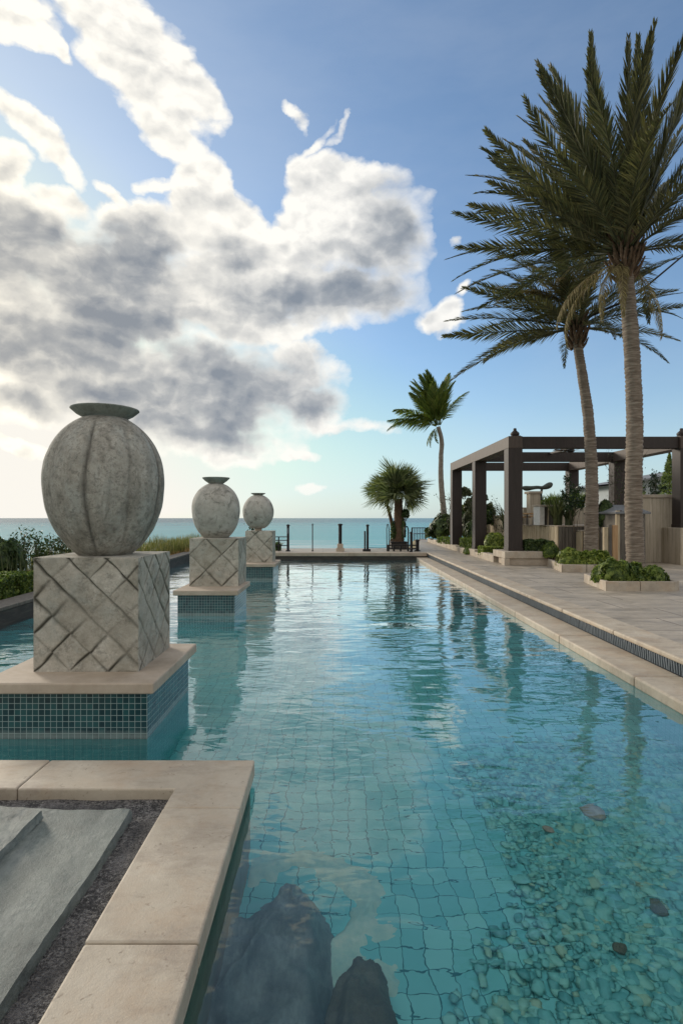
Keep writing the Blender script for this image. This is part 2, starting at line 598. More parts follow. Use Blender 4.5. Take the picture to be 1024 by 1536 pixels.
def mosaic_mat(name, tile, c1, c2, grout, wob=0.0, rough=.25, bias=0.0, mort=.06, bump=.5, scale_=0.0):
    m, t, out = material(name)
    uv = t.n('UVMap').outputs[0]
    if wob:
        a = t.vmath('SUBTRACT', t.noise(uv, 2.6, 3, .55, out=1), (.5, .5, .5))
        b = t.vmath('SUBTRACT', t.noise(uv, 12.0, 2, .5, out=1), (.5, .5, .5))
        uv2 = t.vmath('ADD', uv, t.vmath('ADD', t.scale(a, wob), t.scale(b, wob * .25)))
    else:
        uv2 = uv
    br = t.n('TexBrick', {'Vector': uv2, 'Color1': (0, 0, 0), 'Color2': (1, 1, 1), 'Mortar': (.5, .5, .5), 'Scale': 1.0,
                          'Mortar Size': tile * mort, 'Mortar Smooth': .15, 'Bias': 0.0, 'Brick Width': tile, 'Row Height': tile}, offset=0.0, squash=1.0)
    cell = t.vmath('SNAP', uv2, (tile, tile, tile))
    wn = t.n('TexWhiteNoise', {'Vector': cell}, noise_dimensions='2D').outputs[0]
    cc = t.mix(wn, c1, c2)
    cc = t.mix(t.rng(t.noise(uv, 1.3, 5, .6, .5), .35, .7, 0, .6), cc, t.mix(.4, c1, c2))
    c = t.mix(br.outputs['Fac'], cc, grout)
    z = t.n('SeparateXYZ', {0: pos(t)}).outputs[2]      # lime scale left by the water
    ls = t.math('MULTIPLY', t.rng(t.math('ADD', t.math('ABSOLUTE', t.math('SUBTRACT', z, .02)), t.math('MULTIPLY', t.math('SUBTRACT', t.noise(uv, 7, 6, .7), .5), .08)), .0, .05, 1, 0), scale_)
    c = t.mix(ls, c, (.42, .50, .47))
    b = t.n('Bump', {'Strength': bump, 'Distance': .004, 'Height': t.math('SUBTRACT', 1.0, br.outputs['Fac'])})
    principled(t, out, Base_Color=c, Roughness=t.math('ADD', rough, t.math('MULTIPLY', br.outputs['Fac'], .4)), Normal=b.outputs[0])
    return m


MAT['mosaic'] = mosaic_mat('teal_glass_mosaic', .0445, (.008, .035, .045), (.025, .10, .105), (.30, .38, .37), mort=.05, scale_=.45)
MAT['floor_tile'] = mosaic_mat('pool_floor_tile', .115, (.13, .57, .62), (.30, .76, .75), (.025, .20, .24), wob=.15, rough=.5, mort=.024)
MAT['pool_plaster'] = mosaic_mat('pool_wall_tile', .068, (.10, .50, .52), (.14, .60, .60), (.1, .45, .45), rough=.4)


def pebble_mat():
    m, t, out = material('teal_pebble')
    a = t.n('Attribute', attribute_name='tint').outputs['Fac']
    c = t.ramp(a, [(0, (.12, .46, .50)), (.35, (.22, .66, .68)), (.6, (.32, .82, .80)), (.85, (.42, .85, .74)), (.97, (.52, .72, .52)), (1.0, (.50, .52, .36))])
    c = t.mix(t.math('MULTIPLY', t.noise(pos(t), 25, 3, .6), .5), c, (.05, .2, .2))
    principled(t, out, Base_Color=c, Roughness=.5)
    return m


MAT['pebble'] = pebble_mat()


def travertine_paving():
    m, t, out = material('travertine_paving')
    p = pos(t)
    pr = t.n('Mapping', {'Vector': p, 'Rotation': (0, 0, R(-1.1))}).outputs[0]
    br = t.n('TexBrick', {'Vector': pr, 'Color1': (0, 0, 0), 'Color2': (1, 1, 1), 'Mortar': (.5, .5, .5), 'Scale': 1.0, 'Mortar Size': .009,
                          'Mortar Smooth': .2, 'Brick Width': 1.25, 'Row Height': .82}, offset=.37)
    ps = t.vmath('MULTIPLY', p, (.55, 1.6, 1))
    n1 = t.noise(ps, 1.7, 8, .66, 1.1)
    n2 = t.noise(ps, 9.0, 6, .7, .5)
    c = t.ramp(n1, [(.3, (.28, .24, .19)), (.48, (.43, .375, .30)), (.66, (.57, .50, .41))])
    c = t.mix(t.rng(n2, .42, .68, 0, .6), c, (.27, .235, .19))
    blue = t.rng(t.noise(ps, 1.1, 7, .7, 1.5), .56, .66)
    c = t.mix(t.math('MULTIPLY', blue, .5), c, (.2, .195, .185))
    bc = t.n('SeparateColor', {0: br.outputs['Color']}).outputs[0]
    c = t.mix(t.math('MULTIPLY', bc, .22), c, (.22, .19, .15))
    c = t.mix(t.math('MULTIPLY', br.outputs['Fac'], .9), c, (.09, .07, .05))
    b = t.n('Bump', {'Strength': .3, 'Distance': .01, 'Height': t.math('SUBTRACT', n2, br.outputs['Fac'])})
    principled(t, out, Base_Color=c, Roughness=t.rng(n1, .3, .7, .42, .7), Normal=b.outputs[0])
    return m


MAT['paving'] = travertine_paving()
MAT['sand'] = stone_mat('sand', (.42, .36, .26), (.52, .46, .35), (.3, .25, .17), 1.0, .95, .3, .3)


def ground_mat():
    m, t, out = material('bank_soil_and_sand')
    p = pos(t)
    x = t.n('SeparateXYZ', {0: p}).outputs
    n = t.noise(p, 1.2, 6, .65)
    c = t.ramp(n, [(.3, (.11, .1, .045)), (.5, (.2, .17, .09)), (.7, (.30, .25, .15))])
    k = t.rng(x[2], -1.2, -.4, 1, 0)
    c = t.mix(k, c, (.45, .39, .29))
    b = t.n('Bump', {'Strength': .5, 'Distance': .05, 'Height': t.noise(p, 14, 5, .7)})
    principled(t, out, Base_Color=c, Roughness=.95, Normal=b.outputs[0])
    return m


MAT['ground'] = ground_mat()


def wood_mat(name, c1, c2, c3, rough=.6, sc_=(9, 9, .7), s=2.0):
    m, t, out = material(name)
    p = t.vmath('MULTIPLY', pos(t), sc_)
    n = t.noise(p, s, 7, .65, .8)
    c = t.ramp(n, [(.3, c1), (.52, c2), (.75, c3)])
    b = t.n('Bump', {'Strength': .35, 'Distance': .008, 'Height': n})
    principled(t, out, Base_Color=c, Roughness=rough, Normal=b.outputs[0])
    return m


MAT['pergola'] = wood_mat('dark_stained_timber', (.017, .0105, .008), (.026, .0165, .013), (.04, .026, .02), .6)
MAT['pergola_sunlit'] = wood_mat('sunlit_timber', (.055, .038, .029), (.078, .055, .043), (.105, .076, .06), .6)  # lighter copy of the pergola timber: sunlight on the side beams painted in
MAT['darkwood'] = wood_mat('weathered_dark_timber', (.02, .017, .014), (.04, .033, .027), (.09, .078, .062), .7, (1.2, 1.2, 9))
MAT['boards'] = wood_mat('pale_split_boards', (.26, .2, .125), (.46, .375, .25), (.62, .53, .38), .75)
MAT['greywood'] = wood_mat('grey_wood', (.07, .06, .05), (.13, .115, .095), (.2, .18, .15), .8)
MAT['orangewood'] = wood_mat('orange_post_wood', (.3, .17, .08), (.42, .26, .13), (.5, .34, .19), .7)
MAT['bark'] = wood_mat('palm_bark', (.07, .05, .036), (.19, .15, .115), (.36, .31, .25), .9, (1.6, 1.6, 17), 2.0)
MAT['bark_grey'] = wood_mat('coconut_bark', (.12, .10, .08), (.2, .175, .145), (.28, .25, .21), .9, (3, 3, 6), 2.0)
MAT['fibre'] = wood_mat('palm_fibre', (.05, .032, .018), (.11, .068, .04), (.2, .135, .085), .95, (6, 6, 4), 3.0)
MAT['twig'] = wood_mat('twig', (.05, .035, .022), (.09, .065, .045), (.15, .115, .08), .8)
MAT['date'] = leaf_mat('date_palm_leaf', (.042, .046, .026), (.088, .092, .045), (.19, .175, .085), 3.0, .5, .28)
MAT['date_dry'] = leaf_mat('dry_palm_leaf', (.10, .075, .032), (.19, .15, .07), (.32, .26, .13), 3.0, .7, .25)
MAT['coco'] = leaf_mat('coconut_leaf', (.05, .09, .02), (.13, .19, .045), (.32, .35, .09), 2.0, .45, .4)
MAT['fan'] = leaf_mat('fan_palm_leaf', (.05, .07, .03), (.11, .14, .065), (.26, .28, .14), 2.0, .5, .35)
MAT['hedge'] = leaf_mat('hedge_leaf', (.03, .06, .012), (.10, .155, .03), (.27, .33, .075), 5.0, .5, .35)
MAT['bright'] = leaf_mat('bright_hedge_leaf', (.05, .09, .016), (.155, .215, .035), (.38, .43, .10), 5.0, .5, .35)
MAT['dark_leaf'] = leaf_mat('dark_leaf', (.02, .04, .014), (.05, .085, .028), (.12, .17, .05), 5.0, .45, .25)
MAT['grass'] = leaf_mat('dune_grass', (.07, .09, .025), (.15, .16, .05), (.32, .27, .11), 3.0, .6, .35)
MAT['drygrass'] = leaf_mat('dry_grass', (.2, .11, .04), (.34, .21, .09), (.45, .32, .16), 3.0, .7, .3)
MAT['olive'] = leaf_mat('olive_leaf', (.045, .06, .025), (.09, .11, .05), (.17, .18, .09), 4.0, .5, .3)


def plain(name, c, rough=.5, metal=0.0, bump=0.0):
    m, t, out = material(name)
    p = pos(t)
    n = t.noise(p, 12, 6, .7)
    col = t.mix(t.rng(n, .35, .7, 0, .5), c, tuple(x * .55 for x in c))
    b = t.n('Bump', {'Strength': .15 + bump, 'Distance': .004, 'Height': n})
    principled(t, out, Base_Color=col, Roughness=rough, Metallic=metal, Normal=b.outputs[0])
    return m


MAT['iron'] = plain('black_iron', (.018, .018, .019), .5, .4)
MAT['white'] = plain('white_render', (.72, .7, .66), .7)
MAT['bluepaint'] = plain('blue_painted_metal', (.10, .16, .22), .5)
MAT['bronze'] = plain('green_bronze', (.09, .105, .085), .55, .5, .3)
MAT['roof'] = plain('grey_roof', (.2, .21, .22), .8)
MAT['carpaint'] = plain('white_car_paint', (.75, .75, .74), .25)
MAT['glass_dark'] = plain('dark_glass', (.04, .05, .06), .08)
MAT['rubber'] = plain('tyre_rubber', (.02, .02, .02), .85)
MAT['slat'] = plain('blue_grey_slat', (.11, .14, .165), .35)
MAT['slatback'] = plain('dark_blue_gutter', (.006, .013, .022), .5)
MAT['housewall'] = plain('blue_grey_house_wall', (.42, .46, .48), .8)


def water_mat():
    m, t, out = material('pool_water')
    p = pos(t)
    y = t.n('SeparateXYZ', {0: p}).outputs[1]
    big = t.noise(t.vmath('MULTIPLY', p, (.8, 1.6, 1)), .9, 2, .5, .3)
    mid = t.noise(t.vmath('MULTIPLY', p, (.8, 1.7, 1)), 3.2, 2, .5, .6)
    fine = t.noise(t.vmath('MULTIPLY', p, (.7, 1.8, 1)), 10.0, 2, .5, .4)
    calm = t.math('MULTIPLY', t.rng(t.noise(p, .35, 2, .5), .35, .65, .5, 1.15), t.rng(y, 2.0, 8.0, .55, 1.0))
    h = t.math('ADD', t.math('MULTIPLY', big, .034), t.math('ADD', t.math('MULTIPLY', mid, .0105), t.math('MULTIPLY', fine, .0012)))
    h = t.math('MULTIPLY', h, calm)
    b = t.n('Bump', {'Strength': 1.0, 'Distance': 1.0, 'Height': h})
    gl = t.n('BsdfGlossy', {'Color': (.97, .98, 1.0), 'Roughness': .015, 'Normal': b.outputs[0]})
    rf = t.n('BsdfRefraction', {'Color': (.86, .99, .985), 'Roughness': 0.0, 'IOR': 1.33, 'Normal': b.outputs[0]})
    fr = t.n('Fresnel', {'IOR': 1.33, 'Normal': b.outputs[0]})
    # fine suspended matter: the longer the path through the water, the more of its own aqua it shows
    fw = t.n('Fresnel', {'IOR': 1.33})
    df = t.n('BsdfDiffuse', {'Color': (.10, .41, .45)})
    tm = t.n('MixShader', {0: t.rng(fw.outputs[0], .03, .36, .03, .62)})
    t.t.links.new(rf.outputs[0], tm.inputs[1])
    t.t.links.new(df.outputs[0], tm.inputs[2])
    mx = t.n('MixShader', {0: t.rng(fr.outputs[0], .02, .46, .025, .95)})
    t.t.links.new(tm.outputs[0], mx.inputs[1])
    t.t.links.new(gl.outputs[0], mx.inputs[2])
    t.t.links.new(mx.outputs[0], out.inputs[0])
    return m


MAT['water'] = water_mat()


def sea_mat():
    m, t, out = material('sea_water')
    p = pos(t)
    y = t.n('SeparateXYZ', {0: p})
    d = t.vmath('LENGTH', p, out=1)
    h = t.math('ADD', t.math('MULTIPLY', t.noise(t.vmath('MULTIPLY', p, (.5, 1.6, 1)), .35, 5, .62, .4), .9),
               t.math('MULTIPLY', t.noise(t.vmath('MULTIPLY', p, (.6, 1.4, 1)), 2.0, 3, .6), .10))
    b = t.n('Bump', {'Strength': .8, 'Distance': .7, 'Height': h})
    near = t.math('ADD', t.rng(d, 60, 700, 1, 0, True), t.math('MULTIPLY', t.math('SUBTRACT', t.noise(t.vmath('MULTIPLY', p, (.25, 1, 1)), .02, 4, .6), .5), .5), clamp=True)
    c = t.mix(near, (.03, .115, .165), (.085, .34, .385))
    foam = t.math('MULTIPLY', t.rng(d, 66, 95, 1, 0), t.rng(t.noise(t.vmath('MULTIPLY', p, (.1, .8, 1)), .5, 4, .6), .45, .6))
    c = t.mix(foam, c, (.6, .64, .62))
    principled(t, out, Base_Color=c, Roughness=.25, IOR=1.16, Normal=b.outputs[0])
    return m


MAT['sea'] = sea_mat()


def sn(x, y, seed=0, f=1.0, octv=4):
    """cheap smooth noise on arrays, about -1..1"""
    g = np.random.default_rng(seed)
    out = np.zeros_like(x, dtype=float)
    amp = 1.0
    tot = 0
    for o in range(octv):
        for _ in range(3):
            a, ph = g.uniform(0, 2 * np.pi), g.uniform(0, 2 * np.pi)
            k = f * g.uniform(.7, 1.3)
            out += amp * np.sin((x * np.cos(a) + y * np.sin(a)) * k + ph + 1.3 * np.sin((y * np.cos(a) - x * np.sin(a)) * k * .7 + ph * 2))
            tot += amp
        amp *= .5
        f *= 2.03
    return out / tot * 1.6


def gridfaces(nu, nv):
    i = np.arange(nu - 1)[:, None]
    j = np.arange(nv - 1)[None, :]
    a = (i * nv + j).ravel()
    return np.stack([a, a + nv, a + nv + 1, a + 1], 1)


# ================================================================== SETTING
def XR(y, off=0.0):
    return 2.93 + .0198 * (y - 4.66) + off


def XL(y, off=0.0):
    return -4.92 - .040 * (y - 8.5) + off


DZ = .27
YF = 21.3

# terrain: one sheet under everything, with a hole's worth of depth under the pool
xs = np.unique(np.concatenate([np.arange(-60, -12, 3.0), np.arange(-12, 12.01, .5), [-5.86, -5.9, 3.7, 3.76], np.arange(13, 90, 3.0), [120, 200, 400]]))
ys = np.unique(np.concatenate([[-60, -30, -15], np.arange(-8, 30.01, .5), [-4.9, -4.85, 21.5, 21.56], np.arange(31, 100, 1.5), [110, 130, 170]]))
GX, GY = np.meshgrid(xs, ys, indexing='ij')
left = np.clip(.22 - .17 * np.clip(-7.0 - GX, 0, None), -4, 1)
coast = 62 + 6 * np.tanh((GX - 5) / 4) + .0 * GX
south = .18
yy = np.clip((GY - 24.9) / 1.0, 0, 1) * np.clip((.155 * GY - .35 - GX) / .5, 0, 1)
beach = south * (1 - yy) + yy * (-.5 - 1.5 * np.clip((GY - 26) / 43, 0, 2))
far = south - np.clip((GY - 37) / 26, 0, None) * 2.3
GZ = np.minimum(np.minimum(left, beach), far)
GZ = GZ + .035 * sn(GX, GY, 3, .8) * (GZ < .1)
right_hill = np.clip((GX - 14) / 20, 0, 1) * np.clip((GY - 24) / 14, 0, 1) * 1.2
GZ = np.maximum(GZ, np.where(GX > 14, right_hill + .1 - np.clip((GY - 52) / 12, 0, None) * 2.3, -9))
hole = (GX > -5.88) & (GX < 3.73) & (GY > -4.88) & (GY < 21.53)
GZ = np.where(hole, -3.0, GZ)
g = raw('ground', np.stack([GX, GY, GZ], -1).reshape(-1, 3), gridfaces(len(xs), len(ys)), MAT['ground'])
tag(g, kind='structure')

m = MB()
S = 30000
m.face([(-S, -S, -2), (S, -S, -2), (S, S, -2), (-S, S, -2)])
tag(m.build('sea', MAT['sea']), kind='structure')

m = MB()
m.face([(-6.2, -4.8, -.95), (3.9, -4.8, -.95), (3.9, 21.6, -.95), (-6.2, 21.6, -.95)],
       [(-6.2, -4.8), (3.9, -4.8), (3.9, 21.6), (-6.2, 21.6)])
tag(m.build('pool_floor', MAT['floor_tile']), kind='structure')
m = MB()
m.face([(XR(-4.8, .01), -4.8, -.95), (XR(YF, .01), YF, -.95), (XR(YF, .01), YF, .0), (XR(-4.8, .01), -4.8, .0)])
m.face([(XL(YF, -.01), YF, -.95), (XL(-4.8, -.01), -4.8, -.95), (XL(-4.8, -.01), -4.8, .0), (XL(YF, -.01), YF, .0)])
m.face([(XR(YF, .01), YF - .01, -.95), (XL(YF, -.01), YF - .01, -.95), (XL(YF, -.01), YF - .01, 0), (XR(YF, .01), YF - .01, 0)])
m.face([(XL(-4.8), -4.79, -.95), (XR(-4.8), -4.79, -.95), (XR(-4.8), -4.79, .1), (XL(-4.8), -4.79, .1)])
tag(m.build('pool_wall', MAT['pool_plaster']), kind='structure')
m = MB()
m.face([(XL(-4.8, -.05), -4.8, 0), (XR(-4.8, .03), -4.8, 0), (XR(YF, .03), YF + .02, 0), (XL(YF, -.05), YF + .02, 0)])
tag(m.build('pool_water', MAT['water']), kind='structure')

# terrace
m = MB()
m.prism([(XR(-6, .47), -6), (16, -6), (16, 30), (6.0, 30), (5.95, 36), (5.62, 36), (4.5, 29), (3.75, 24.6), (-5.86, 24.6), (-5.86, YF + .32), (XR(YF, .47), YF + .32)], -.6, DZ)
tag(m.build('terrace', MAT['paving']), kind='structure')

# deck edge (bullnose) along the right side: long stones
t_ = thing('terrace_edging', 'long raised sandstone edging above the slatted gutter right of the pool', 'edging', (XR(8, .5), 8, 0))
y = -5.8
while y < YF + .3:
    y2 = min(y + 1.55, YF + .32)
    m = MB()
    m.prism([(XR(y, .40), y + .003), (XR(y, .80), y + .003), (XR(y2, .80), y2 - .003), (XR(y2, .40), y2 - .003)], .222, DZ + .012)
    m.build('edging_stone', MAT['coping'], t_, bevel=.018)
    y = y2

t_ = thing('drain_grate', 'blue slatted overflow gutter running the length of the pool', 'gutter', (XR(8, .42), 8, 0))
m = MB()
m.prism([(XR(-5.8, .43), -5.8), (XR(-5.8, .50), -5.8), (XR(YF, .50), YF + .3), (XR(YF, .43), YF + .3)], .0, .2215)
m.build('gutter_back', MAT['slatback'], t_)
m = MB()
y = -1.0
while y < YF + .2:
    w = .010 + .004 * rnd.random()
    lean = .006 * rnd.uniform(-1, 1)
    m.obox((XR(y, .424), y, .161), (.006, 0, -.002), (0, w, 0), (-.004, lean, .058))
    y += .043
m.build('grate_slats', MAT['slat'], t_)

t_ = thing('pool_coping', 'wide low travertine coping along the right edge of the pool', 'coping', (XR(8, .2), 8, 0))
y = -5.8
k = 0
while y < YF:
    y2 = min(y + 1.85, YF)
    m = MB()
    m.prism([(XR(y, -.035), y + .002), (XR(y, .425), y + .002), (XR(y2, .425), y2 - .002), (XR(y2, -.035), y2 - .002)], -.012, .10 + .002 * (k % 2))
    m.build('coping_stone', MAT['coping'], t_, bevel=.02)
    y = y2
    k += 1

# far edge
t_ = thing('pool_end_coping', 'stone coping across the far end of the pool, its front painted dark as shade', 'coping', (0, YF, 0))
x = -5.8
while x < XR(YF, .35):
    x2 = min(x + 1.6, XR(YF, .38))
    m = MB()
    m.box(x + .003, YF - .03, .15, x2 - .003, YF + .33, DZ + .013)
    m.build('coping_stone', MAT['cap'], t_, bevel=.015)
    x = x2
m = MB()
m.box(-5.8, YF, -.05, XR(YF, .38), YF + .31, .15)
m.build('shaded_coping_face', MAT['darkwood'], t_)  # dark timber colour stands in for the shade on this front

# left edge
t_ = thing('left_pool_wall', 'low dark timber faced wall along the left side of the pool below the planting', 'retaining wall', (XL(8), 8, 0))
t_.name = 'retaining_wall'
m = MB()
m.prism([(XL(-4.8, -.5), -4.8), (XL(-4.8), -4.8), (XL(YF), YF), (XL(YF, -.38), YF)], -.05, .26)
m.build('timber_face', MAT['darkwood'], t_, bevel=.01)
m = MB()
y = -4.8
while y < YF:
    y2 = min(y + 2.4, YF)
    m.prism([(XL(y, -.42), y + .003), (XL(y, .02), y + .003), (XL(y2, .02), y2 - .003), (XL(y2, -.42), y2 - .003)], .2625, .315)
    y = y2
m.build('top_board', MAT['greywood'], t_, bevel=.008)


# ================================================================== STONE PEDESTALS AND URNS
def grooved_block(cx, cy, w, z0, z1, s, seed, n, depth=.013, parent=None):
    g_ = np.random.default_rng(seed)
    off = g_.uniform(-.5, .5, 400)
    V, F, A, CT = [], [], [], []
    H = z1 - z0
    base = 0
    hw = w / 2

    def field(u, v, fs):
        u = u + .006 * sn(u, v, seed + fs, 18, 2)
        v = v + .006 * sn(u, v, seed + fs + 9, 18, 2)
        a, b = (u + v) / 2 ** .5 + .31 * fs, (u - v) / 2 ** .5 + .17 * fs
        row = np.floor(a / s)
        rj = .10 * s * off[(row.astype(int) * 7 + 60) % 400]
        da = np.minimum(np.abs(a / s - row), np.abs(a / s - row - 1)) * s
        bb = b / s + .07 * off[(row.astype(int) * 13 + 31) % 400]
        col = np.floor(bb)
        db = np.minimum(np.abs(bb - col), np.abs(bb - col - 1)) * s
        st_a = np.clip(.8 + .6 * sn(a, b, seed + 21, 3.0, 2), .12, 1)
        st_b = np.clip(.8 + .6 * sn(a, b, seed + 33, 3.4, 2), .12, 1)
        wa = .0085 + .004 * sn(a, b, seed + 5, 9, 2)
        ga = np.exp(-(da / wa) ** 2) * st_a
        gb = np.exp(-(db / wa) ** 2) * st_b
        g0 = np.maximum(ga, gb)
        pillow = np.minimum(np.minimum(da, db) / .05, 1)
        ww = wa * 1.3 + .004 * sn(a, b, seed + 8, 30, 2)
        g1 = np.maximum(np.exp(-(da / ww) ** 2) * st_a, np.exp(-(db / ww) ** 2) * st_b)
        return g0, pillow, row, col, g1

    for fs, (o, eu, ev, nrm) in enumerate([
            ((-hw, -hw), (1, 0), 0, (0, -1)), ((hw, -hw), (0, 1), 0, (1, 0)),
            ((hw, hw), (-1, 0), 0, (0, 1)), ((-hw, hw), (0, -1), 0, (-1, 0))]):
        u = np.linspace(0, w, n)
        v = np.linspace(0, H, n)
        U, VV = np.meshgrid(u, v, indexing='ij')
        g0, pil, row, col, g1 = field(U, VV, fs)
        edge = np.minimum(np.minimum(U, w - U), np.minimum(VV, H - VV))
        fade = np.clip(edge / .012, 0, 1)
        tilt = .0018 * np.sin(row * 12.9 + col * 4.1 + seed)
        d = (-depth * g0 + .003 * pil + tilt * pil + .0035 * sn(U, VV, seed + fs * 3, 22, 4)) * fade
        # chipped outer edges
        ch = np.clip(1 - edge / .02, 0, 1) * np.clip(sn(U, VV, seed + 50, 14, 3) - .25, 0, 1) * -.02
        X = cx + o[0] + eu[0] * U + nrm[0] * (d)
        Y = cy + o[1] + eu[1] * U + nrm[1] * (d)
        V.append(np.stack([X, Y, z0 + VV], -1).reshape(-1, 3))
        A.append(np.clip(g1 * 1.1, 0, 1).ravel())
        CT.append(np.modf(np.abs(np.sin(row * 12.9898 + col * 78.233 + seed) * 43758.5))[0].ravel())
        F.append(gridfaces(n, n) + base)
        base += n * n
    k = 40
    u = np.linspace(-hw, hw, k)
    U, VV = np.meshgrid(u, u, indexing='ij')
    edge = np.minimum(hw - abs(U), hw - abs(VV))
    Z = z1 + .004 * sn(U, VV, seed + 70, 9, 3) * np.clip(edge / .03, 0, 1)
    V.append(np.stack([cx + U, cy + VV, Z], -1).reshape(-1, 3))
    A.append(np.zeros(k * k))
    CT.append(np.full(k * k, .3))
    F.append(gridfaces(k, k) + base)
    o = raw('carved_block', np.concatenate(V), np.concatenate(F), MAT['block'], parent, True, {'groove': np.concatenate(A), 'cell': np.concatenate(CT)})
    o.data.polygons.foreach_set('use_smooth', np.ones(len(o.data.polygons), dtype=bool))
    md = o.modifiers.new('weld', 'WELD')
    md.merge_threshold = .0015
    try:
        o.data.set_sharp_from_angle(angle=R(50))
    except Exception:
        pass
    return o


def pedestal(label, sx0, sx1, sy0, sy1, bx, by, bw, ztop, s, seed, n):
    t_ = thing('stone_pedestal', label, 'pedestal', ((sx0 + sx1) / 2, (sy0 + sy1) / 2, 0), group='carved pedestals standing in the pool')
    m = MB()
    i = .065
    m.box(sx0 + i, sy0 + i, -.004, sx1 - i, sy1 - i, .35)
    m.build('tiled_base', MAT['mosaic'], t_)
    m = MB()
    m.box(sx0 + i + .003, sy0 + i + .003, -.949, sx1 - i - .003, sy1 - i - .003, -.0045)
    m.build('submerged_base', MAT['pool_plaster'], t_)
    m = MB()
    m.box(sx0, sy0, .35, sx1, sy1, .432)
    m.build('cap_slab', MAT['cap'], t_, bevel=.012)
    grooved_block(bx, by, bw, .432, ztop, s, seed, n, parent=t_)
    return t_


pedestal('nearest and largest carved stone pedestal with a full lattice of diamond blocks', -2.60, -1.31, 3.98, 5.25, -1.935, 4.69, .82, 1.325, .205, 11, 150)
pedestal('middle carved stone pedestal in the pool, with one big incised diamond', -2.66, -1.58, 9.05, 10.4, -2.10, 10.05, .86, 1.275, .40, 24, 90)
pedestal('farthest and smallest carved stone pedestal at the far end of the row in the pool', -2.46, -1.52, 14.3, 15.8, -2.02, 15.2, .74, 1.28, .36, 37, 60)


def urn(label, cx, cy, z0, rb, rm, zm, ztop, rn, rimr, rimh, lobes, gd, mat, seed, rot=0.0, foot=0, n=192):
    t_ = thing('stone_urn', label, 'urn', (cx, cy, z0), group='round stone urns on the pedestals')
    nz = 110
    zz = np.linspace(foot, ztop, nz)
    bl = (zm - foot) / math.sqrt(1 - (rb / rm) ** 2)
    bu = (ztop - zm) / math.sqrt(1 - (rn / rm) ** 2)
    b = np.where(zz < zm, bl, bu)
    r = rm * np.sqrt(np.clip(1 - ((zz - zm) / b) ** 2, 0, 1))
    th = np.linspace(0, 2 * np.pi, n, endpoint=False)
    TH, ZZ = np.meshgrid(th, zz, indexing='ij')
    RR = np.broadcast_to(r, TH.shape).copy()
    ph = (TH + rot + .03 * np.sin(ZZ * 6 + seed)) * lobes / (2 * np.pi)
    d = np.abs(ph - np.round(ph)) * 2 * np.pi / lobes
    st = np.array([.5, .7, .9, .35, .8, .5, 1, .4, .30, 1, .45, .9])[np.round(ph).astype(int) % 12]
    ends = np.clip((ZZ - foot) / .12, 0, 1) * np.clip((ztop - ZZ) / .15, 0, 1)
    gz = np.exp(-(d * rm / .016) ** 2) * ends * st
    RR -= gd * gz + gd * .7 * np.exp(-(d * rm / .07) ** 2) * ends
    RR += .004 * sn(TH * 3, ZZ * 8, seed, 1.5, 4) * (RR > .1)
    X, Y = cx + RR * np.cos(TH), cy + RR * np.sin(TH)
    V = np.stack([X, Y, z0 + ZZ], -1).reshape(-1, 3)
    i = np.arange(n)[:, None]
    j = np.arange(nz - 1)[None, :]
    i2 = (i + 1) % n
    F = np.stack([(i * nz + j), (i2 * nz + j), (i2 * nz + j + 1), (i * nz + j + 1)], -1).reshape(-1, 4)
    raw('urn_body', V, F, mat, t_, True, {'groove': np.clip(np.maximum(gz, .85 * np.exp(-(d * rm / .030) ** 2) * ends * st ** 3 * np.clip(.6 + 1.2 * sn(TH * 6, ZZ * 9, seed + 2, 2.0, 4), 0, 1)) * (1 if gd > .004 else .35), 0, 1).ravel()})
    m = MB()
    h = rimh
    prof = [(rn * .93, ztop - .012), (rn * .95, ztop + .004), (rn * .99, ztop + .012), (rn + (rimr - rn) * .5, ztop + h * .45), (rimr * .97, ztop + h * .84), (rimr, ztop + h * .93), (rimr * .99, ztop + h), (rimr * .93, ztop + h * .985),
            (rn * 1.0, ztop + h * .5), (rn * .7, ztop + h * .2), (0.001, ztop + h * .15)]
    m.lathe(prof, 64, (cx, cy, z0))
    m.build('urn_rim', MAT['rim'], t_, True)
    m = MB()
    if foot:
        m.lathe([(rb * .62, 0), (rb * .6, foot * .5), (rb * .7, foot + .02), (0.001, foot + .02)], 40, (cx, cy, z0))
        m.build('urn_foot', MAT['cap'], t_, True)
    else:
        m.lathe([(rb * .97, 0.001), (rb * 1.02, .012), (rb * .98, .03), (0.001, .03)], 48, (cx, cy, z0))
        m.build('urn_foot', MAT['rim'], t_, True)
    return t_


urn('largest, nearest grey stone urn with deep vertical grooves and a wide flat rim', -1.955, 4.69, 1.327, .215, .487, .62, 1.155, .185, .278, .085, 9, .012, MAT['urn'], 5, rot=1.47)
urn('middle stone urn, pale and blotched with dark lichen, on the second pedestal', -2.155, 10.05, 1.277, .22, .437, .53, .985, .14, .25, .115, 10, .0025, MAT['urn_pale'], 8)
urn('smallest, farthest pale urn resting on a narrow brown foot', -2.09, 15.2, 1.282, .17, .43, .53, .985, .13, .205, .06, 10, .0025, MAT['urn_pale'], 13, foot=.07)

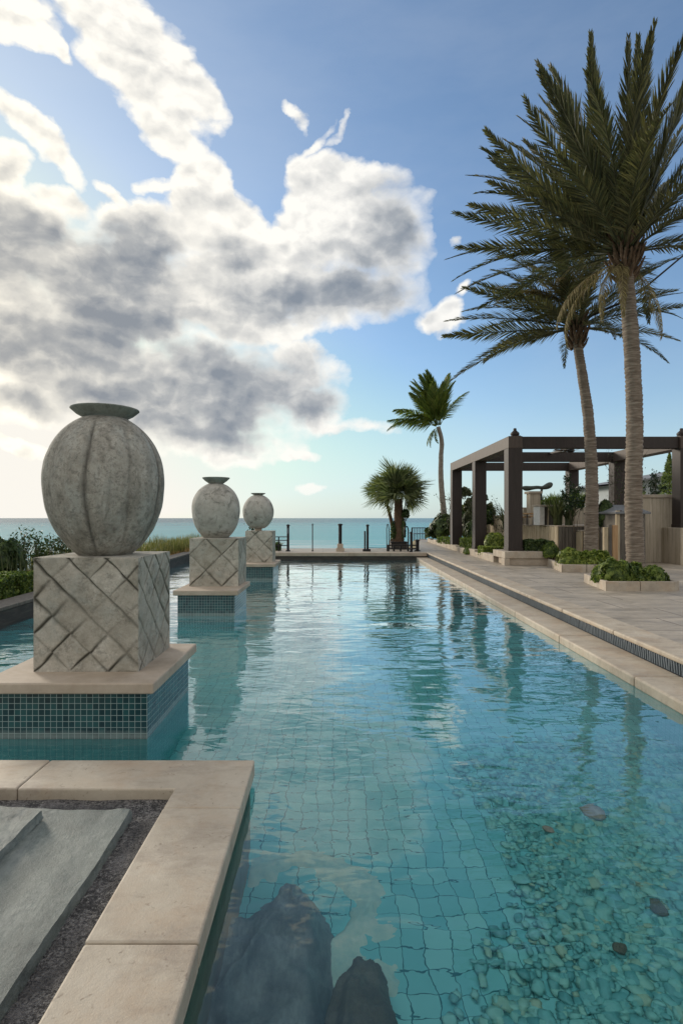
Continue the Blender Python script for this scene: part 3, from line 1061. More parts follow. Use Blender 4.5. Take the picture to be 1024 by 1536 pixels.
# ================================================================== NEAR PLANTER
t_ = thing('stone_planter', 'near travertine edged planter bed filled with dark gravel at the lower left', 'planter', (-1.6, 2.0, 0))
ZT = .135
stones = [
    [(-1.75, 3.03), (-.88, 3.03), (-.88, 2.832), (-.482, 2.832), (-.488, 3.392), (-1.75, 3.392)],
    [(-.88, 1.932), (-.474, 1.932), (-.482, 2.828), (-.88, 2.828)],
    [(-.878, 1.03), (-.466, 1.03), (-.474, 1.928), (-.878, 1.928)],
    [(-.878, .13), (-.462, .13), (-.466, 1.026), (-.878, 1.026)],
    [(-.878, -.8), (-.46, -.8), (-.462, .126), (-.878, .126)],
    [(-2.7, 3.032), (-1.754, 3.03), (-1.754, 3.392), (-2.7, 3.392)],
    [(-3.7, 3.032), (-2.704, 3.032), (-2.704, 3.392), (-3.7, 3.392)],
    [(-4.85, 3.032), (-3.704, 3.032), (-3.704, 3.392), (-4.85, 3.392)]]
for i, pl in enumerate(stones):
    m = MB()
    m.prism(pl, .035, ZT + (.0018 if i % 2 else 0))
    m.build('coping_stone', MAT['coping'], t_, bevel=.010, seg=3)
m = MB()
m.prism([(-.84, -.8), (-.50, -.8), (-.512, 3.365), (-4.9, 3.365), (-4.9, 3.07), (-.84, 3.07)], -.949, .0345)
m.build('planter_wall', MAT['greywood'] if False else MAT['kerb'], t_)
gx = np.linspace(-4.9, -.86, 160)
gy = np.linspace(-.8, 3.05, 150)
GX, GY = np.meshgrid(gx, gy, indexing='ij')
raw('gravel_bed', np.stack([GX, GY, .072 + .006 * sn(GX, GY, 4, 6, 4)], -1).reshape(-1, 3), gridfaces(160, 150), MAT['gravel'], t_, True)


def rough_slab(label, x0, x1, y0, y1, z0, z1, seed, mat, rag=.02):
    nx, ny = 120, 170
    u = np.linspace(0, 1, nx)
    v = np.linspace(0, 1, ny)
    U, VV = np.meshgrid(u, v, indexing='ij')
    Y0 = y0 + (y1 - y0) * VV
    xr = x1 + rag * sn(Y0 * 0 + seed, Y0, seed, 3.2, 5)
    xl = x0
    X = xl + (xr - xl) * U
    Y = Y0 + rag * .6 * sn(X, X * 0 + 3, seed + 3, 4, 4) * VV ** 6
    bed = sn(X * 1.6 + Y * .8, Y * .5, seed + 6, 2.4, 5)
    Z = z1 + .010 * bed + .009 * np.floor(bed * 4 + .8 * sn(X, Y, seed + 4, 7, 3)) / 4 + .003 * sn(X, Y, seed + 8, 26, 3)
    V = [np.stack([X, Y, Z], -1).reshape(-1, 3)]
    F = [gridfaces(nx, ny)]
    # chipped vertical faces
    loop = [(i, ny - 1) for i in range(nx)] + [(nx - 1, j) for j in range(ny - 2, -1, -1)] + [(i, 0) for i in range(nx - 2, -1, -1)] + [(0, j) for j in range(1, ny)]
    L = np.array([i * ny + j for i, j in loop])
    top = V[0][L]
    nl = len(L)
    base = nx * ny
    rings = [top]
    for k in (1, 2, 3):
        r = top.copy()
        r[:, 2] = top[:, 2] + (z0 - top[:, 2]) * k / 3
        s_ = np.sin(np.arange(nl) * .9 * k + seed) * .004 + sn(top[:, 0] * 9, top[:, 1] * 9 + k, seed + k, 2, 3) * .006
        r[:, 0] += s_ + .004 * k
        r[:, 1] += s_ * .5
        V.append(r)
    idx = [L] + [np.arange(nl) + base + nl * k for k in range(3)]
    for k in range(3):
        a, b = idx[k], idx[k + 1]
        F.append(np.stack([a[:-1], a[1:], b[1:], b[:-1]], 1))
    o = raw('slate_slab', np.concatenate(V), np.concatenate(F), mat, None, True)
    o.data.set_sharp_from_angle(angle=R(45))
    return tag(o, label, 'stone slab')


rough_slab('large green grey slate slab with a ragged edge lying on the dark gravel', -3.2, -1.045, .2, 2.86, .06, .122, 3, MAT['slate'], .016)
rough_slab('smaller upper slate slab resting on the big one at the left edge', -3.0, -1.475, .3, 2.76, .12, .172, 9, MAT['slate'], .012)

# ================================================================== UNDER THE WATER
gx = np.linspace(-.52, .30, 110)
gy = np.linspace(.2, 3.4, 200)
GX, GY = np.meshgrid(gx, gy, indexing='ij')
rx = np.clip(.02 - .10 * np.clip((GY - 2.2), 0, None) + .07 * sn(GY * 0 + 2, GY, 5, 3.0, 3), -.4, .2)
ex = (rx - GX) / .16
ey = (3.08 + .10 * sn(GX, GX * 0, 6, 7, 2) - .9 * np.clip(GX + .25, 0, 1) - GY) / .22
e_ = np.minimum(ex, ey) + .25 * sn(GX, GY, 15, 7, 3)
edge = np.clip(e_, 0, 1)
edge = edge * edge * (3 - 2 * edge)
ridg = 1 - np.abs(sn(GX * 1.5 + GY * .6, GY * 1.2 - GX, 8, 4.0, 4))
GZ = -.96 + edge * (.25 + .12 * ridg ** 3 + .05 * sn(GX, GY, 2, 11, 5))
tag(raw('submerged_rock', np.stack([GX, GY, GZ], -1).reshape(-1, 3), gridfaces(110, 200), MAT['slate2'], None, True),
    'dark blue grey rock ledge under the water beside the near coping', 'rock')


def boulder(name, label, cat, c, r, seed, mat, n=40, rot=0, group=None, amp=.22, f=2.2):
    th = np.linspace(0, 2 * np.pi, n, endpoint=False)
    ph = np.linspace(-np.pi / 2, np.pi / 2, n // 2)
    T, Q_ = np.meshgrid(th, ph, indexing='ij')
    d = np.stack([np.cos(Q_) * np.cos(T), np.cos(Q_) * np.sin(T), np.sin(Q_)], -1)
    k = 1 + amp * sn(d[..., 0] * 2 + d[..., 2] * 1.3, d[..., 1] * 2 - d[..., 2], seed, f, 4)
    P_ = d * k[..., None] * np.array(r)
    ca, sa = math.cos(rot), math.sin(rot)
    X = P_[..., 0] * ca - P_[..., 1] * sa + c[0]
    Y = P_[..., 0] * sa + P_[..., 1] * ca + c[1]
    V = np.stack([X, Y, P_[..., 2] + c[2]], -1).reshape(-1, 3)
    nn = n // 2
    i = np.arange(n)[:, None]
    j = np.arange(nn - 1)[None, :]
    F = np.stack([i * nn + j, ((i + 1) % n) * nn + j, ((i + 1) % n) * nn + j + 1, i * nn + j + 1], -1).reshape(-1, 4)
    return tag(raw(name, V, F, mat, None, True), label, cat, group)


boulder('boulder', 'long brown grey boulder tapering to a point under the near water', 'boulder', (.10, 2.00, -.86), (.17, .62, .20), 12, MAT['brownstone'], 110, -.10, amp=.20, f=1.8)
gx = np.linspace(-.50, .50, 110)  # a cloud's reflection on the water, modelled as a pale patch on the floor
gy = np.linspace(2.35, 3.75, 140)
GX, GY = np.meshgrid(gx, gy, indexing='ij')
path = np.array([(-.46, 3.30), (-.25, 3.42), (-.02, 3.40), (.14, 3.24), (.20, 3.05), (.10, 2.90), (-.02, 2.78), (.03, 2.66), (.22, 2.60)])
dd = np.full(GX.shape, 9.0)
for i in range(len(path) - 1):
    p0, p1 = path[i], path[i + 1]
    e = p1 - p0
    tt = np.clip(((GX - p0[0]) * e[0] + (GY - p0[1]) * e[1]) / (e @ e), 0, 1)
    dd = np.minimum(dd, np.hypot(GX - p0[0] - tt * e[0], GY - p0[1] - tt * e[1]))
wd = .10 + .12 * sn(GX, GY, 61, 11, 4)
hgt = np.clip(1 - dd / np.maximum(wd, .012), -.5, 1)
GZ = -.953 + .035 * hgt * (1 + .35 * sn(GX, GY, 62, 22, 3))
tag(raw('painted_cloud_reflection', np.stack([GX, GY, GZ], -1).reshape(-1, 3), gridfaces(110, 140), MAT['cloud_reflection'], None, True),
    'curving pale cream patch round the dark ledge, standing in for a cloud reflection', 'stone')
for (x, y, rr, lab, mt) in [(1.43, 3.65, .065, 'small pink stone on the pool floor, lone and left of the larger pink one', 'pinkstone'),
                            (1.80, 3.80, .13, 'larger blotchy pink stone on the pool floor below the palm reflection', 'pinkstone'),
                            (1.42, 2.72, .06, 'round olive brown stone among the pebbles on the pool floor', 'brownstone'),
                            (1.75, 2.95, .07, 'dark brown stone near the right edge of the pebbled pool floor', 'brownstone')]:
    boulder('stone', lab, 'stone', (x, y, -.915), (rr * .7, rr * .6, rr * .3), int(x * 100), MAT[mt], 28, x, None, .15, 1.5)

# the bed of pebbles to the lower right: nobody could count it
ico = [(0, 0, 1)] + [(math.cos(a) * .8, math.sin(a) * .8, .55) for a in np.arange(6) * math.pi / 3] + \
      [(math.cos(a + .5), math.sin(a + .5), 0) for a in np.arange(6) * math.pi / 3] + [(math.cos(a) * .8, math.sin(a) * .8, -.4) for a in np.arange(6) * math.pi / 3]
ico = np.array(ico)
icf = []
for k in range(6):
    k2 = (k + 1) % 6
    icf += [(0, 1 + k, 1 + k2), (1 + k, 7 + k, 1 + k2), (1 + k2, 7 + k, 7 + k2), (7 + k, 13 + k, 7 + k2), (7 + k2, 13 + k, 13 + k2)]
    icf[-2:] = [(7 + k, 13 + k2, 7 + k2), (7 + k, 13 + k, 13 + k2)]
icf = np.array(icf)
N = 60000
px_ = npr.uniform(.1, 3.0, N)
py_ = npr.uniform(1.3, 5.6, N)
cen = .45 + .16 * (py_ - 1.8)                      # the bed widens towards the viewer's right
edgew = np.clip((px_ - cen - .35 * sn(px_, py_, 77, 1.6, 3)) / 1.1, 0, 1) * np.clip((5.2 - py_) / 1.6, 0, 1)
keep = npr.random(N) < np.clip(edgew * 1.1, 0, .8) ** 1.6
px_, py_ = px_[keep], py_[keep]
n_ = len(px_)
size = npr.uniform(.014, .030, n_) * npr.choice([.7, 1, 1, 1.35], n_)
rot = npr.uniform(0, np.pi, n_)
sx, sy, sz = size * npr.uniform(.9, 1.7, n_), size, size * npr.uniform(.22, .42, n_)
X = ico[None, :, 0] * sx[:, None]
Y = ico[None, :, 1] * sy[:, None]
jit = 1 + npr.uniform(-.26, .26, (n_, len(ico)))
X, Y = X * jit, Y * jit
c_, s_ = np.cos(rot)[:, None], np.sin(rot)[:, None]
XX = X * c_ - Y * s_ + px_[:, None]
YY = X * s_ + Y * c_ + py_[:, None]
ZZ = ico[None, :, 2] * sz[:, None] - .947 + npr.uniform(0, .022, n_)[:, None]
V = np.stack([XX, YY, ZZ], -1).reshape(-1, 3)
F = (icf[None] + (np.arange(n_) * len(ico))[:, None, None]).reshape(-1, 3)
tint = np.repeat(npr.beta(1.6, 1.6, n_), len(ico))
tag(raw('pebble_bed', V, F, MAT['pebble'], None, True, {'tint': tint}), 'bed of teal and green pebbles covering the pool floor at the lower right', 'pebbles', kind='stuff')


# ================================================================== VEGETATION
def leaf_cloud(P_, Nr, size, aspect=.45, seed=0, lay=.6):
    """one folded leaf per point, facing roughly along Nr"""
    g_ = np.random.default_rng(seed)
    n = len(P_)
    Nr = Nr + g_.normal(0, lay, (n, 3))
    Nr /= np.linalg.norm(Nr, axis=1)[:, None] + 1e-9
    t1 = np.cross(Nr, g_.normal(0, 1, (n, 3)))
    t1 /= np.linalg.norm(t1, axis=1)[:, None] + 1e-9
    t2 = np.cross(Nr, t1)
    s = size * g_.uniform(.6, 1.5, n)[:, None]
    a = P_ - t1 * s
    b = P_ + t2 * s * aspect + Nr * s * .15
    c = P_ + t1 * s
    d = P_ - t2 * s * aspect + Nr * s * .15
    V = np.stack([a, b, c, d], 1).reshape(-1, 3)
    F = np.arange(4 * n).reshape(-1, 4)
    return V, F


def blob_pts(ells, dens, seed, lump=.18, flat_bottom=True):
    g_ = np.random.default_rng(seed)
    PP, NN = [], []
    for (c, r) in ells:
        c, r = np.array(c, float), np.array(r, float)
        area = 4 * np.pi * ((r[0] * r[1]) ** 1.6 / 3 + (r[0] * r[2]) ** 1.6 / 3 + (r[1] * r[2]) ** 1.6 / 3) ** (1 / 1.6)
        n = int(area * dens)
        d = g_.normal(0, 1, (n, 3))
        d /= np.linalg.norm(d, axis=1)[:, None]
        if flat_bottom:
            d[:, 2] = np.where(d[:, 2] < -.35, -d[:, 2], d[:, 2])
        k = 1 + lump * sn(d[:, 0] * 3 + c[0] * 5, d[:, 1] * 3 + d[:, 2] * 2.4, seed + 1, 1.6, 3)
        k *= g_.uniform(.62, 1.06, n) ** .45
        PP.append(c + d * r * k[:, None])
        NN.append(d)
    return np.concatenate(PP), np.concatenate(NN)


def bush(name, label, cat, ells, mat, dens=2600, size=.035, seed=1, group=None, stems=True, lump=.18, aspect=.5):
    base = Vector((ells[0][0][0], ells[0][0][1], min(e[0][2] - e[1][2] for e in ells)))
    t_ = thing(name, label, cat, base, group=group)
    P_, N_ = blob_pts(ells, dens, seed, lump)
    V, F = leaf_cloud(P_, N_, size, aspect, seed)
    raw('foliage', V, F, mat, t_, per=4)
    if stems:
        m = MB()
        for e in ells:
            c, r = Vector(e[0]), e[1]
            for k in range(7):
                a = k * 2.4 + seed
                q = c + Vector((math.cos(a) * r[0] * .6, math.sin(a) * r[1] * .6, r[2] * .3 * math.sin(k * 1.7)))
                b0 = Vector((c.x + math.cos(a) * .05, c.y + math.sin(a) * .05, c.z - r[2] * .95))
                m.tube([b0, b0.lerp(q, .5) + Vector((0, 0, r[2] * .15)), q], [.014, .010, .004], 5)
        m.build('stems', MAT['twig'], t_)
    return t_


def hedge(name, label, x0, y0, z0, x1, y1, z1, mat, dens=2600, size=.03, seed=1, wav=.03, group=None):
    g_ = np.random.default_rng(seed)
    t_ = thing(name, label, 'hedge', ((x0 + x1) / 2, (y0 + y1) / 2, z0), group=group)
    PP, NN = [], []
    for (a, b, c, d, fx, nrm) in [(x0, x1, y0, y1, ('z', z1), (0, 0, 1)), (x0, x1, z0, z1, ('y', y0), (0, -1, 0)), (x0, x1, z0, z1, ('y', y1), (0, 1, 0)),
                                  (y0, y1, z0, z1, ('x', x0), (-1, 0, 0)), (y0, y1, z0, z1, ('x', x1), (1, 0, 0))]:
        n = int((b - a) * (d - c) * dens) + 1
        u, v = g_.uniform(a, b, n), g_.uniform(c, d, n)
        w = np.full(n, fx[1]) - np.abs(g_.normal(0, .03, n)) * (1 if fx[1] in (x1, y1, z1) else -1) + wav * sn(u, v, seed, 7, 3)
        PP.append({'z': np.stack([u, v, w], 1), 'y': np.stack([u, w, v], 1), 'x': np.stack([w, u, v], 1)}[fx[0]])
        NN.append(np.tile(nrm, (n, 1)))
    V, F = leaf_cloud(np.concatenate(PP), np.concatenate(NN).astype(float), size, .5, seed)
    raw('foliage', V, F, mat, t_, per=4)
    m = MB()
    k = 0
    while k < 10:
        x, y = x0 + (x1 - x0) * (k + .5) / 10, (y0 + y1) / 2
        m.tube([(x, y, z0), (x + .03, y + .02, (z0 + z1) / 2), (x - .03, y - .03, z1 - .05)], [.012, .009, .004], 5)
        k += 1
    m.build('stems', MAT['twig'], t_)
    return t_


def blades(name, label, cat, x0, x1, y0, y1, zf, h, n, mat, w=.006, lean=.35, seed=3, kind=None, group=None, clump=None):
    """grass or reed blades: curved strips of three quads"""
    g_ = np.random.default_rng(seed)
    if clump:
        ci = g_.integers(0, len(clump), n)
        cc = np.array(clump)[ci]
        bx, by = cc[:, 0] + g_.normal(0, cc[:, 2]), cc[:, 1] + g_.normal(0, cc[:, 2])
    else:
        bx, by = g_.uniform(x0, x1, n), g_.uniform(y0, y1, n)
    bz = np.array([zf(a, b) for a, b in zip(bx, by)]) if callable(zf) else np.full(n, zf)
    az_ = g_.uniform(0, 2 * np.pi, n)
    H = h * g_.uniform(.5, 1.1, n) * (1 + .25 * sn(bx, by, seed, 1.5, 2))
    ln = g_.uniform(.2, 1, n) * lean
    dx, dy = np.cos(az_), np.sin(az_)
    px, py = -dy, dx
    V = []
    for k, (t, wd) in enumerate([(0, 1), (.4, .9), (.75, .6), (1, .08)]):
        cx_ = bx + dx * H * ln * t * t
        cy_ = by + dy * H * ln * t * t
        cz = bz + H * (t - .25 * ln * t * t)
        V.append(np.stack([cx_ - px * w * wd, cy_ - py * w * wd, cz], 1))
        V.append(np.stack([cx_ + px * w * wd, cy_ + py * w * wd, cz], 1))
    V = np.stack(V, 1)
    F = np.array([[0, 1, 3, 2], [2, 3, 5, 4], [4, 5, 7, 6]])
    F = (F[None] + (np.arange(n) * 8)[:, None, None]).reshape(-1, 4)
    o = raw(name, V.reshape(-1, 3), F, mat, per=8)
    return tag(o, label, cat, group, kind)


def frond_mesh(L, n, ll, droop, phi0, phi1, vee, lw, sag, seed, mat, stalk=.12, bare=0.0, tip=.3):
    """a feather leaf along +X, arching in the XZ plane"""
    g_ = np.random.default_rng(seed)
    K = 24
    tt = np.linspace(0, 1, K)
    ang = -droop * tt ** 1.6
    ds = L / (K - 1)
    cx_ = np.concatenate([[0], np.cumsum(np.cos(ang[:-1]) * ds)])
    cz = np.concatenate([[0], np.cumsum(np.sin(ang[:-1]) * ds)])
    lat = .03 * L * np.sin(tt * 2.0 + seed) * tt
    t = np.repeat(np.linspace(stalk + bare, .995, n), 2) + g_.normal(0, .003, 2 * n)
    t = np.clip(t, 0, 1)
    side = np.tile([1.0, -1.0], n)
    bx, bz, by = np.interp(t, tt, cx_), np.interp(t, tt, cz), np.interp(t, tt, lat)
    a = np.interp(t, tt, ang)
    tx, tz = np.cos(a), np.sin(a)
    nx, nz = -tz, tx
    s = (t - stalk) / (1 - stalk)
    prof = np.clip(np.sin(np.pi * (.14 + .86 * s) ** .75), 0, 1) * (1 - tip) + tip * (1 - s * .35)
    phi = (phi0 + (phi1 - phi0) * s) + g_.normal(0, .07, 2 * n)
    v_ = vee + g_.normal(0, .12, 2 * n)
    ln = ll * prof * g_.uniform(.85, 1.08, 2 * n)

    def d(vv):
        c1 = np.cos(phi)
        sy_ = np.sin(phi) * np.cos(vv) * side
        up = np.sin(phi) * np.sin(vv)
        return np.stack([c1 * tx + up * nx, sy_, c1 * tz + up * nz], 1)
    D0_ = d(v_)
    B = np.stack([bx, by, bz], 1)
    M_ = B + D0_ * (ln * .5)[:, None]
    T_ = M_ + d(v_ - sag * .6) * (ln * .5)[:, None] + np.array([0, 0, -1.0]) * (sag * .12 * ln)[:, None]
    wv = np.cross(D0_, np.stack([nx, np.zeros_like(nx), nz], 1) + g_.normal(0, .35, (2 * n, 3)))
    wv /= np.linalg.norm(wv, axis=1)[:, None] + 1e-9
    wv = wv * (lw * g_.uniform(.8, 1.2, 2 * n))[:, None]
    V = np.stack([B - wv * .6, B + wv * .6, M_ - wv, M_ + wv, T_ - wv * .12, T_ + wv * .12], 1).reshape(-1, 3)
    F = (np.array([[0, 1, 3, 2], [2, 3, 5, 4]])[None] + (np.arange(2 * n) * 6)[:, None, None]).reshape(-1, 4)
    # midrib: a square tapering rod
    rr = np.interp(tt, [0, .15, 1], [.035, .018, .004]) * (L / 4)
    ring = []
    for q, (sy_, sz_) in enumerate([(-1, -.7), (1, -.7), (1, .7), (-1, .7)]):
        ring.append(np.stack([cx_ - np.sin(ang) * rr * sz_, lat + rr * sy_, cz + np.cos(ang) * rr * sz_], 1))
    RV = np.stack(ring, 1).reshape(-1, 3)
    RF = []
    b0 = len(V)
    for k in range(K - 1):
        for q in range(4):
            q2 = (q + 1) % 4
            RF.append((b0 + k * 4 + q, b0 + k * 4 + q2, b0 + (k + 1) * 4 + q2, b0 + (k + 1) * 4 + q))
    o = raw('frond', np.concatenate([V, RV]), np.concatenate([F, np.array(RF)]), mat, per=6)
    me = o.data
    bpy.data.objects.remove(o)
    return me


def put_frond(me, root, p, az_, el, roll=0.0, s=1.0):
    o = bpy.data.objects.new('frond', me)
    COL.objects.link(o)
    par(o, root)
    o.location = p
    o.rotation_euler = (Matrix.Rotation(az_, 3, 'Z') @ Matrix.Rotation(-el, 3, 'Y') @ Matrix.Rotation(roll, 3, 'X')).to_euler()
    o.scale = (s, s, s)
    return o


def trunk(path, r0, r1, root, mat, rings=.055, amp=.09, flare=1.25, n=20, seed=0):
    path = [Vector(p) for p in path]
    # smooth path (Catmull-Rom), finely sampled
    P_ = [path[0] * 2 - path[1]] + path + [path[-1] * 2 - path[-2]]
    pts = []
    for i in range(1, len(P_) - 2):
        a, b, c, d = P_[i - 1], P_[i], P_[i + 1], P_[i + 2]
        k = max(3, int((c - b).length / rings * 3.0))
        for j in range(k):
            t = j / k
            pts.append(.5 * ((2 * b) + (c - a) * t + (2 * a - 5 * b + 4 * c - d) * t * t + (3 * b - a - 3 * c + d) * t ** 3))
    pts.append(path[-1])
    L = [0]
    for i in range(1, len(pts)):
        L.append(L[-1] + (pts[i] - pts[i - 1]).length)
    rad = []
    for l in L:
        f = l / L[-1]
        r = r0 + (r1 - r0) * f
        r *= 1 + (flare - 1) * max(0, 1 - l / .8) ** 2
        rad.append(r)
    m = MB()
    m.tube(pts, rad, n)
    nV = len(pts) * n
    V = np.array(m.v)
    ctr = np.repeat(np.array([tuple(p) for p in pts]), n, 0)
    ll = np.repeat(np.array(L), n)
    th = np.tile(np.arange(n) * 2 * np.pi / n, len(pts))
    saw = ((ll / rings + .35 * np.sin(th * 2 + ll * 3) + .25 * np.sin(th * 5 + ll * 9)) % 1.0)
    k = 1 + amp * (saw - .5) + .05 * sn(th * 2, ll * 5, seed, 2.0, 3)
    V[:nV] = ctr + (V[:nV] - ctr) * k[:, None]
    m.v = [tuple(x) for x in V]
    return m.build('trunk', mat, root, True)


# frond stock
def stock(kind, k, **a):
    return [frond_mesh(seed=k * 10 + i, **{q: (v[0] + (v[1] - v[0]) * (i / max(1, kind - 1)) if isinstance(v, tuple) else v) for q, v in a.items()}) for i in range(kind)]


DATE = stock(6, 1, L=3.6, n=96, ll=.56, droop=(.35, .85), phi0=.8, phi1=.36, vee=.42, lw=.0125, sag=.35, mat=MAT['date'])
DATE_HI = stock(4, 2, L=3.5, n=112, ll=.58, droop=(.15, .45), phi0=.62, phi1=.3, vee=.4, lw=.0135, sag=.2, mat=MAT['date'])
DATE_DRY = stock(3, 3, L=3.1, n=70, ll=.50, droop=(1.0, 1.5), phi0=.8, phi1=.45, vee=-.3, lw=.012, sag=1.2, mat=MAT['date_dry'])


def bootlace(root, c, r, h, n, mat, seed=0):
    """old leaf bases round the top of the trunk"""
    g_ = random.Random(seed)
    m = MB()
    for i in range(n):
        a = i * 2.399
        z = h * (i / n)
        b = Vector((math.cos(a), math.sin(a), 0))
        p = Vector(c) + b * r * .8 + Vector((0, 0, z - h * .5))
        q = p + b * (.16 + .1 * g_.random()) + Vector((0, 0, .28 + .15 * g_.random()))
        m.tube([p, p.lerp(q, .5) + b * .03, q], [.045, .032, .016], 5)
    return m.build('leaf_bases', mat, root, True)


def palm_crown(root, c, plan):
    for me, az_, el, roll, s in plan:
        put_frond(me, root, Vector(c) + Vector((math.cos(az_) * .12, math.sin(az_) * .12, .1 * math.sin(el))), az_, el, roll, s)


# ---- the two big date palms
t_ = thing('date_palm', 'tallest date palm with a straight ringed trunk and a full dark upright crown', 'palm tree', (6.06, 11, DZ))
c1 = Vector((5.86, 11, 6.72))
trunk([(6.08, 11, DZ), (6.03, 11, 2.0), (6.05, 11, 3.6), (5.98, 11, 5.2), tuple(c1)], .165, .135, t_, MAT['bark'], .085, .17, 1.32, 24, 1)
bootlace(t_, c1 + Vector((0, 0, .05)), .17, .7, 46, MAT['fibre'], 4)
g_ = random.Random(21)
plan = []
for i in range(40):
    f = i / 39
    el = R(84 - 84 * f ** .95 + g_.uniform(-6, 6))
    a = i * 2.39996 + g_.uniform(-.15, .15)
    me = DATE_HI[i % 4] if f < .45 else DATE[g_.randrange(6)]
    s = (1.06 - .16 * f) * g_.uniform(.92, 1.05)
    plan.append((me, a, el, g_.uniform(-.5, .5), s))
for i, (a, el, s) in enumerate([(178, 6, .92), (172, -1, .9), (186, 14, .95), (165, 24, .95), (190, 33, 1.0), (172, 44, 1.0),
                                (184, 60, .98), (150, 50, 1.0), (205, 52, 1.0), (175, 70, 1.05), (210, 72, 1.05), (150, 74, 1.05),
                                (196, 62, 1.0), (168, 54, 1.0), (222, 60, .95), (180, 78, 1.0), (240, 66, .95), (140, 62, 1.0), (260, 72, .95), (20, 66, 1.0), (350, 74, 1.0), (205, 40, .95), (300, 70, .95), (192, 22, .9)]):
    plan.append((DATE[i % 3] if el < 50 else DATE_HI[i % 4], R(a), R(el), g_.choice((-1, 1)) * g_.uniform(.3, 1.0), s))
palm_crown(t_, c1 + Vector((0, 0, .25)), plan)
for i, (a, el, s) in enumerate([(195, -22, .75), (215, -30, .6), (160, -26, .7), (20, -34, .6), (235, -40, .5)]):
    o = put_frond(DATE_DRY[i % 3], t_, c1 + Vector((0, 0, .1)), R(a), R(el), 0, s)
o = put_frond(frond_mesh(2.0, 70, .42, .15, .7, .5, .15, .014, .2, 5, leaf_mat('olive_frond', (.10, .10, .02), (.19, .17, .045), (.3, .27, .09), 2.0)), t_, c1 + Vector((-.05, -.55, .35)), R(250), R(80), 1.4, 1.0)
o['label'] = 'yellowing frond facing the pool'

t_ = thing('date_palm', 'leaning date palm with a curved trunk between the tallest palm and the pergola', 'palm tree', (7.05, 15, DZ))
c2 = at(864, 508, 15)
trunk([(7.04, 15, DZ), at(886, 800, 15), at(887, 720, 15), at(882, 630, 15), at(873, 565, 15), tuple(c2)], .185, .115, t_, MAT['bark'], .085, .16, 1.25, 22, 5)
bootlace(t_, c2 + Vector((0, 0, .1)), .15, .8, 44, MAT['fibre'], 9)
plan = []
for i in range(34):
    f = i / 33
    el = R(80 - 84 * f + g_.uniform(-7, 7))
    a = i * 2.39996 + 1.0 + g_.uniform(-.2, .2)
    plan.append((DATE[g_.randrange(6)], a, el, g_.uniform(-.5, .5), (.86 - .12 * f) * g_.uniform(.9, 1.05)))
for i, (a, el, s) in enumerate([(178, 10, .95), (182, -2, 1.05), (175, -12, .98), (170, 26, .9), (188, 20, .85), (186, -12, .9), (0, 14, .8), (-6, -2, .78), (8, 30, .8), (150, 38, .85)]):
    plan.append((DATE[i % 6], R(a), R(el), (.95 if i % 2 else -.8), s))
palm_crown(t_, c2 + Vector((0, 0, .3)), plan)
for i in range(13):
    a = R(150 + i * 11)
    put_frond(DATE_DRY[i % 3], t_, c2 + Vector((-.25, 0, .9)), a, R(40 - 3 * (i % 5)), 0, .62 + .04 * (i % 4))
m = MB()
m.tube([c2 + Vector((.1, 0, .5)), at(935, 452, 14.6), at(962, 435, 14.4), at(1030, 378, 14.2), at(1100, 330, 14.0)], [.04, .035, .028, .024, .01], 6)
m.build('bare_stalk', MAT['iron'], t_, True)

# ---- windblown coconut palm
COCO = stock(5, 5, L=3.2, n=92, ll=.95, droop=(.5, 1.25), phi0=1.05, phi1=.5, vee=-.1, lw=.024, sag=1.1, mat=MAT['coco'])
COCO_UP = stock(3, 6, L=3.1, n=100, ll=1.05, droop=(.3, .6), phi0=.75, phi1=.4, vee=.2, lw=.03, sag=.6, mat=MAT['coco'])
dC = 33
t_ = thing('coconut_palm', 'tall slender coconut palm with a windblown crown beyond the end of the pool', 'palm tree', (at(668, 812, dC).x, dC, .2))
cC = at(657, 640, dC)
trunk([(at(669, 777, dC).x, dC, .1), at(665, 768, dC), at(661, 720, dC), at(661, 685, dC), at(662, 662, dC), tuple(cC)], .2, .12, t_, MAT['bark_grey'], .14, .05, 1.2, 14, 8)
plan = []
for i, (a, el, s, up) in enumerate([
        (180, 80, 1.0, 1), (185, 88, 1.05, 1), (170, 74, 1.0, 1), (0, 86, 1.0, 1), (200, 78, 1.0, 1), (150, 84, 1.0, 1), (180, 70, .98, 1), (190, 64, .9, 1), (210, 86, 1.0, 1),
        (180, 22, .98, 0), (174, 16, .92, 0), (188, 27, .92, 0), (180, 56, .8, 1), (168, 60, .8, 1), (184, 42, .62, 0), (176, 36, .6, 0), (2, 64, .86, 0),
        (200, -40, .45, 0), (185, -50, .4, 0), (220, -55, .35, 0), (90, 76, .8, 1), (270, 78, .8, 1), (60, 82, .8, 1), (300, 80, .85, 1), (240, 74, .8, 1), (120, 76, .85, 1)]):
    plan.append(((COCO_UP[i % 3] if up else COCO[i % 5]), R(a), R(el), g_.uniform(-.7, .7), s))
palm_crown(t_, cC, plan)

# ---- fan palm at the end of the pool


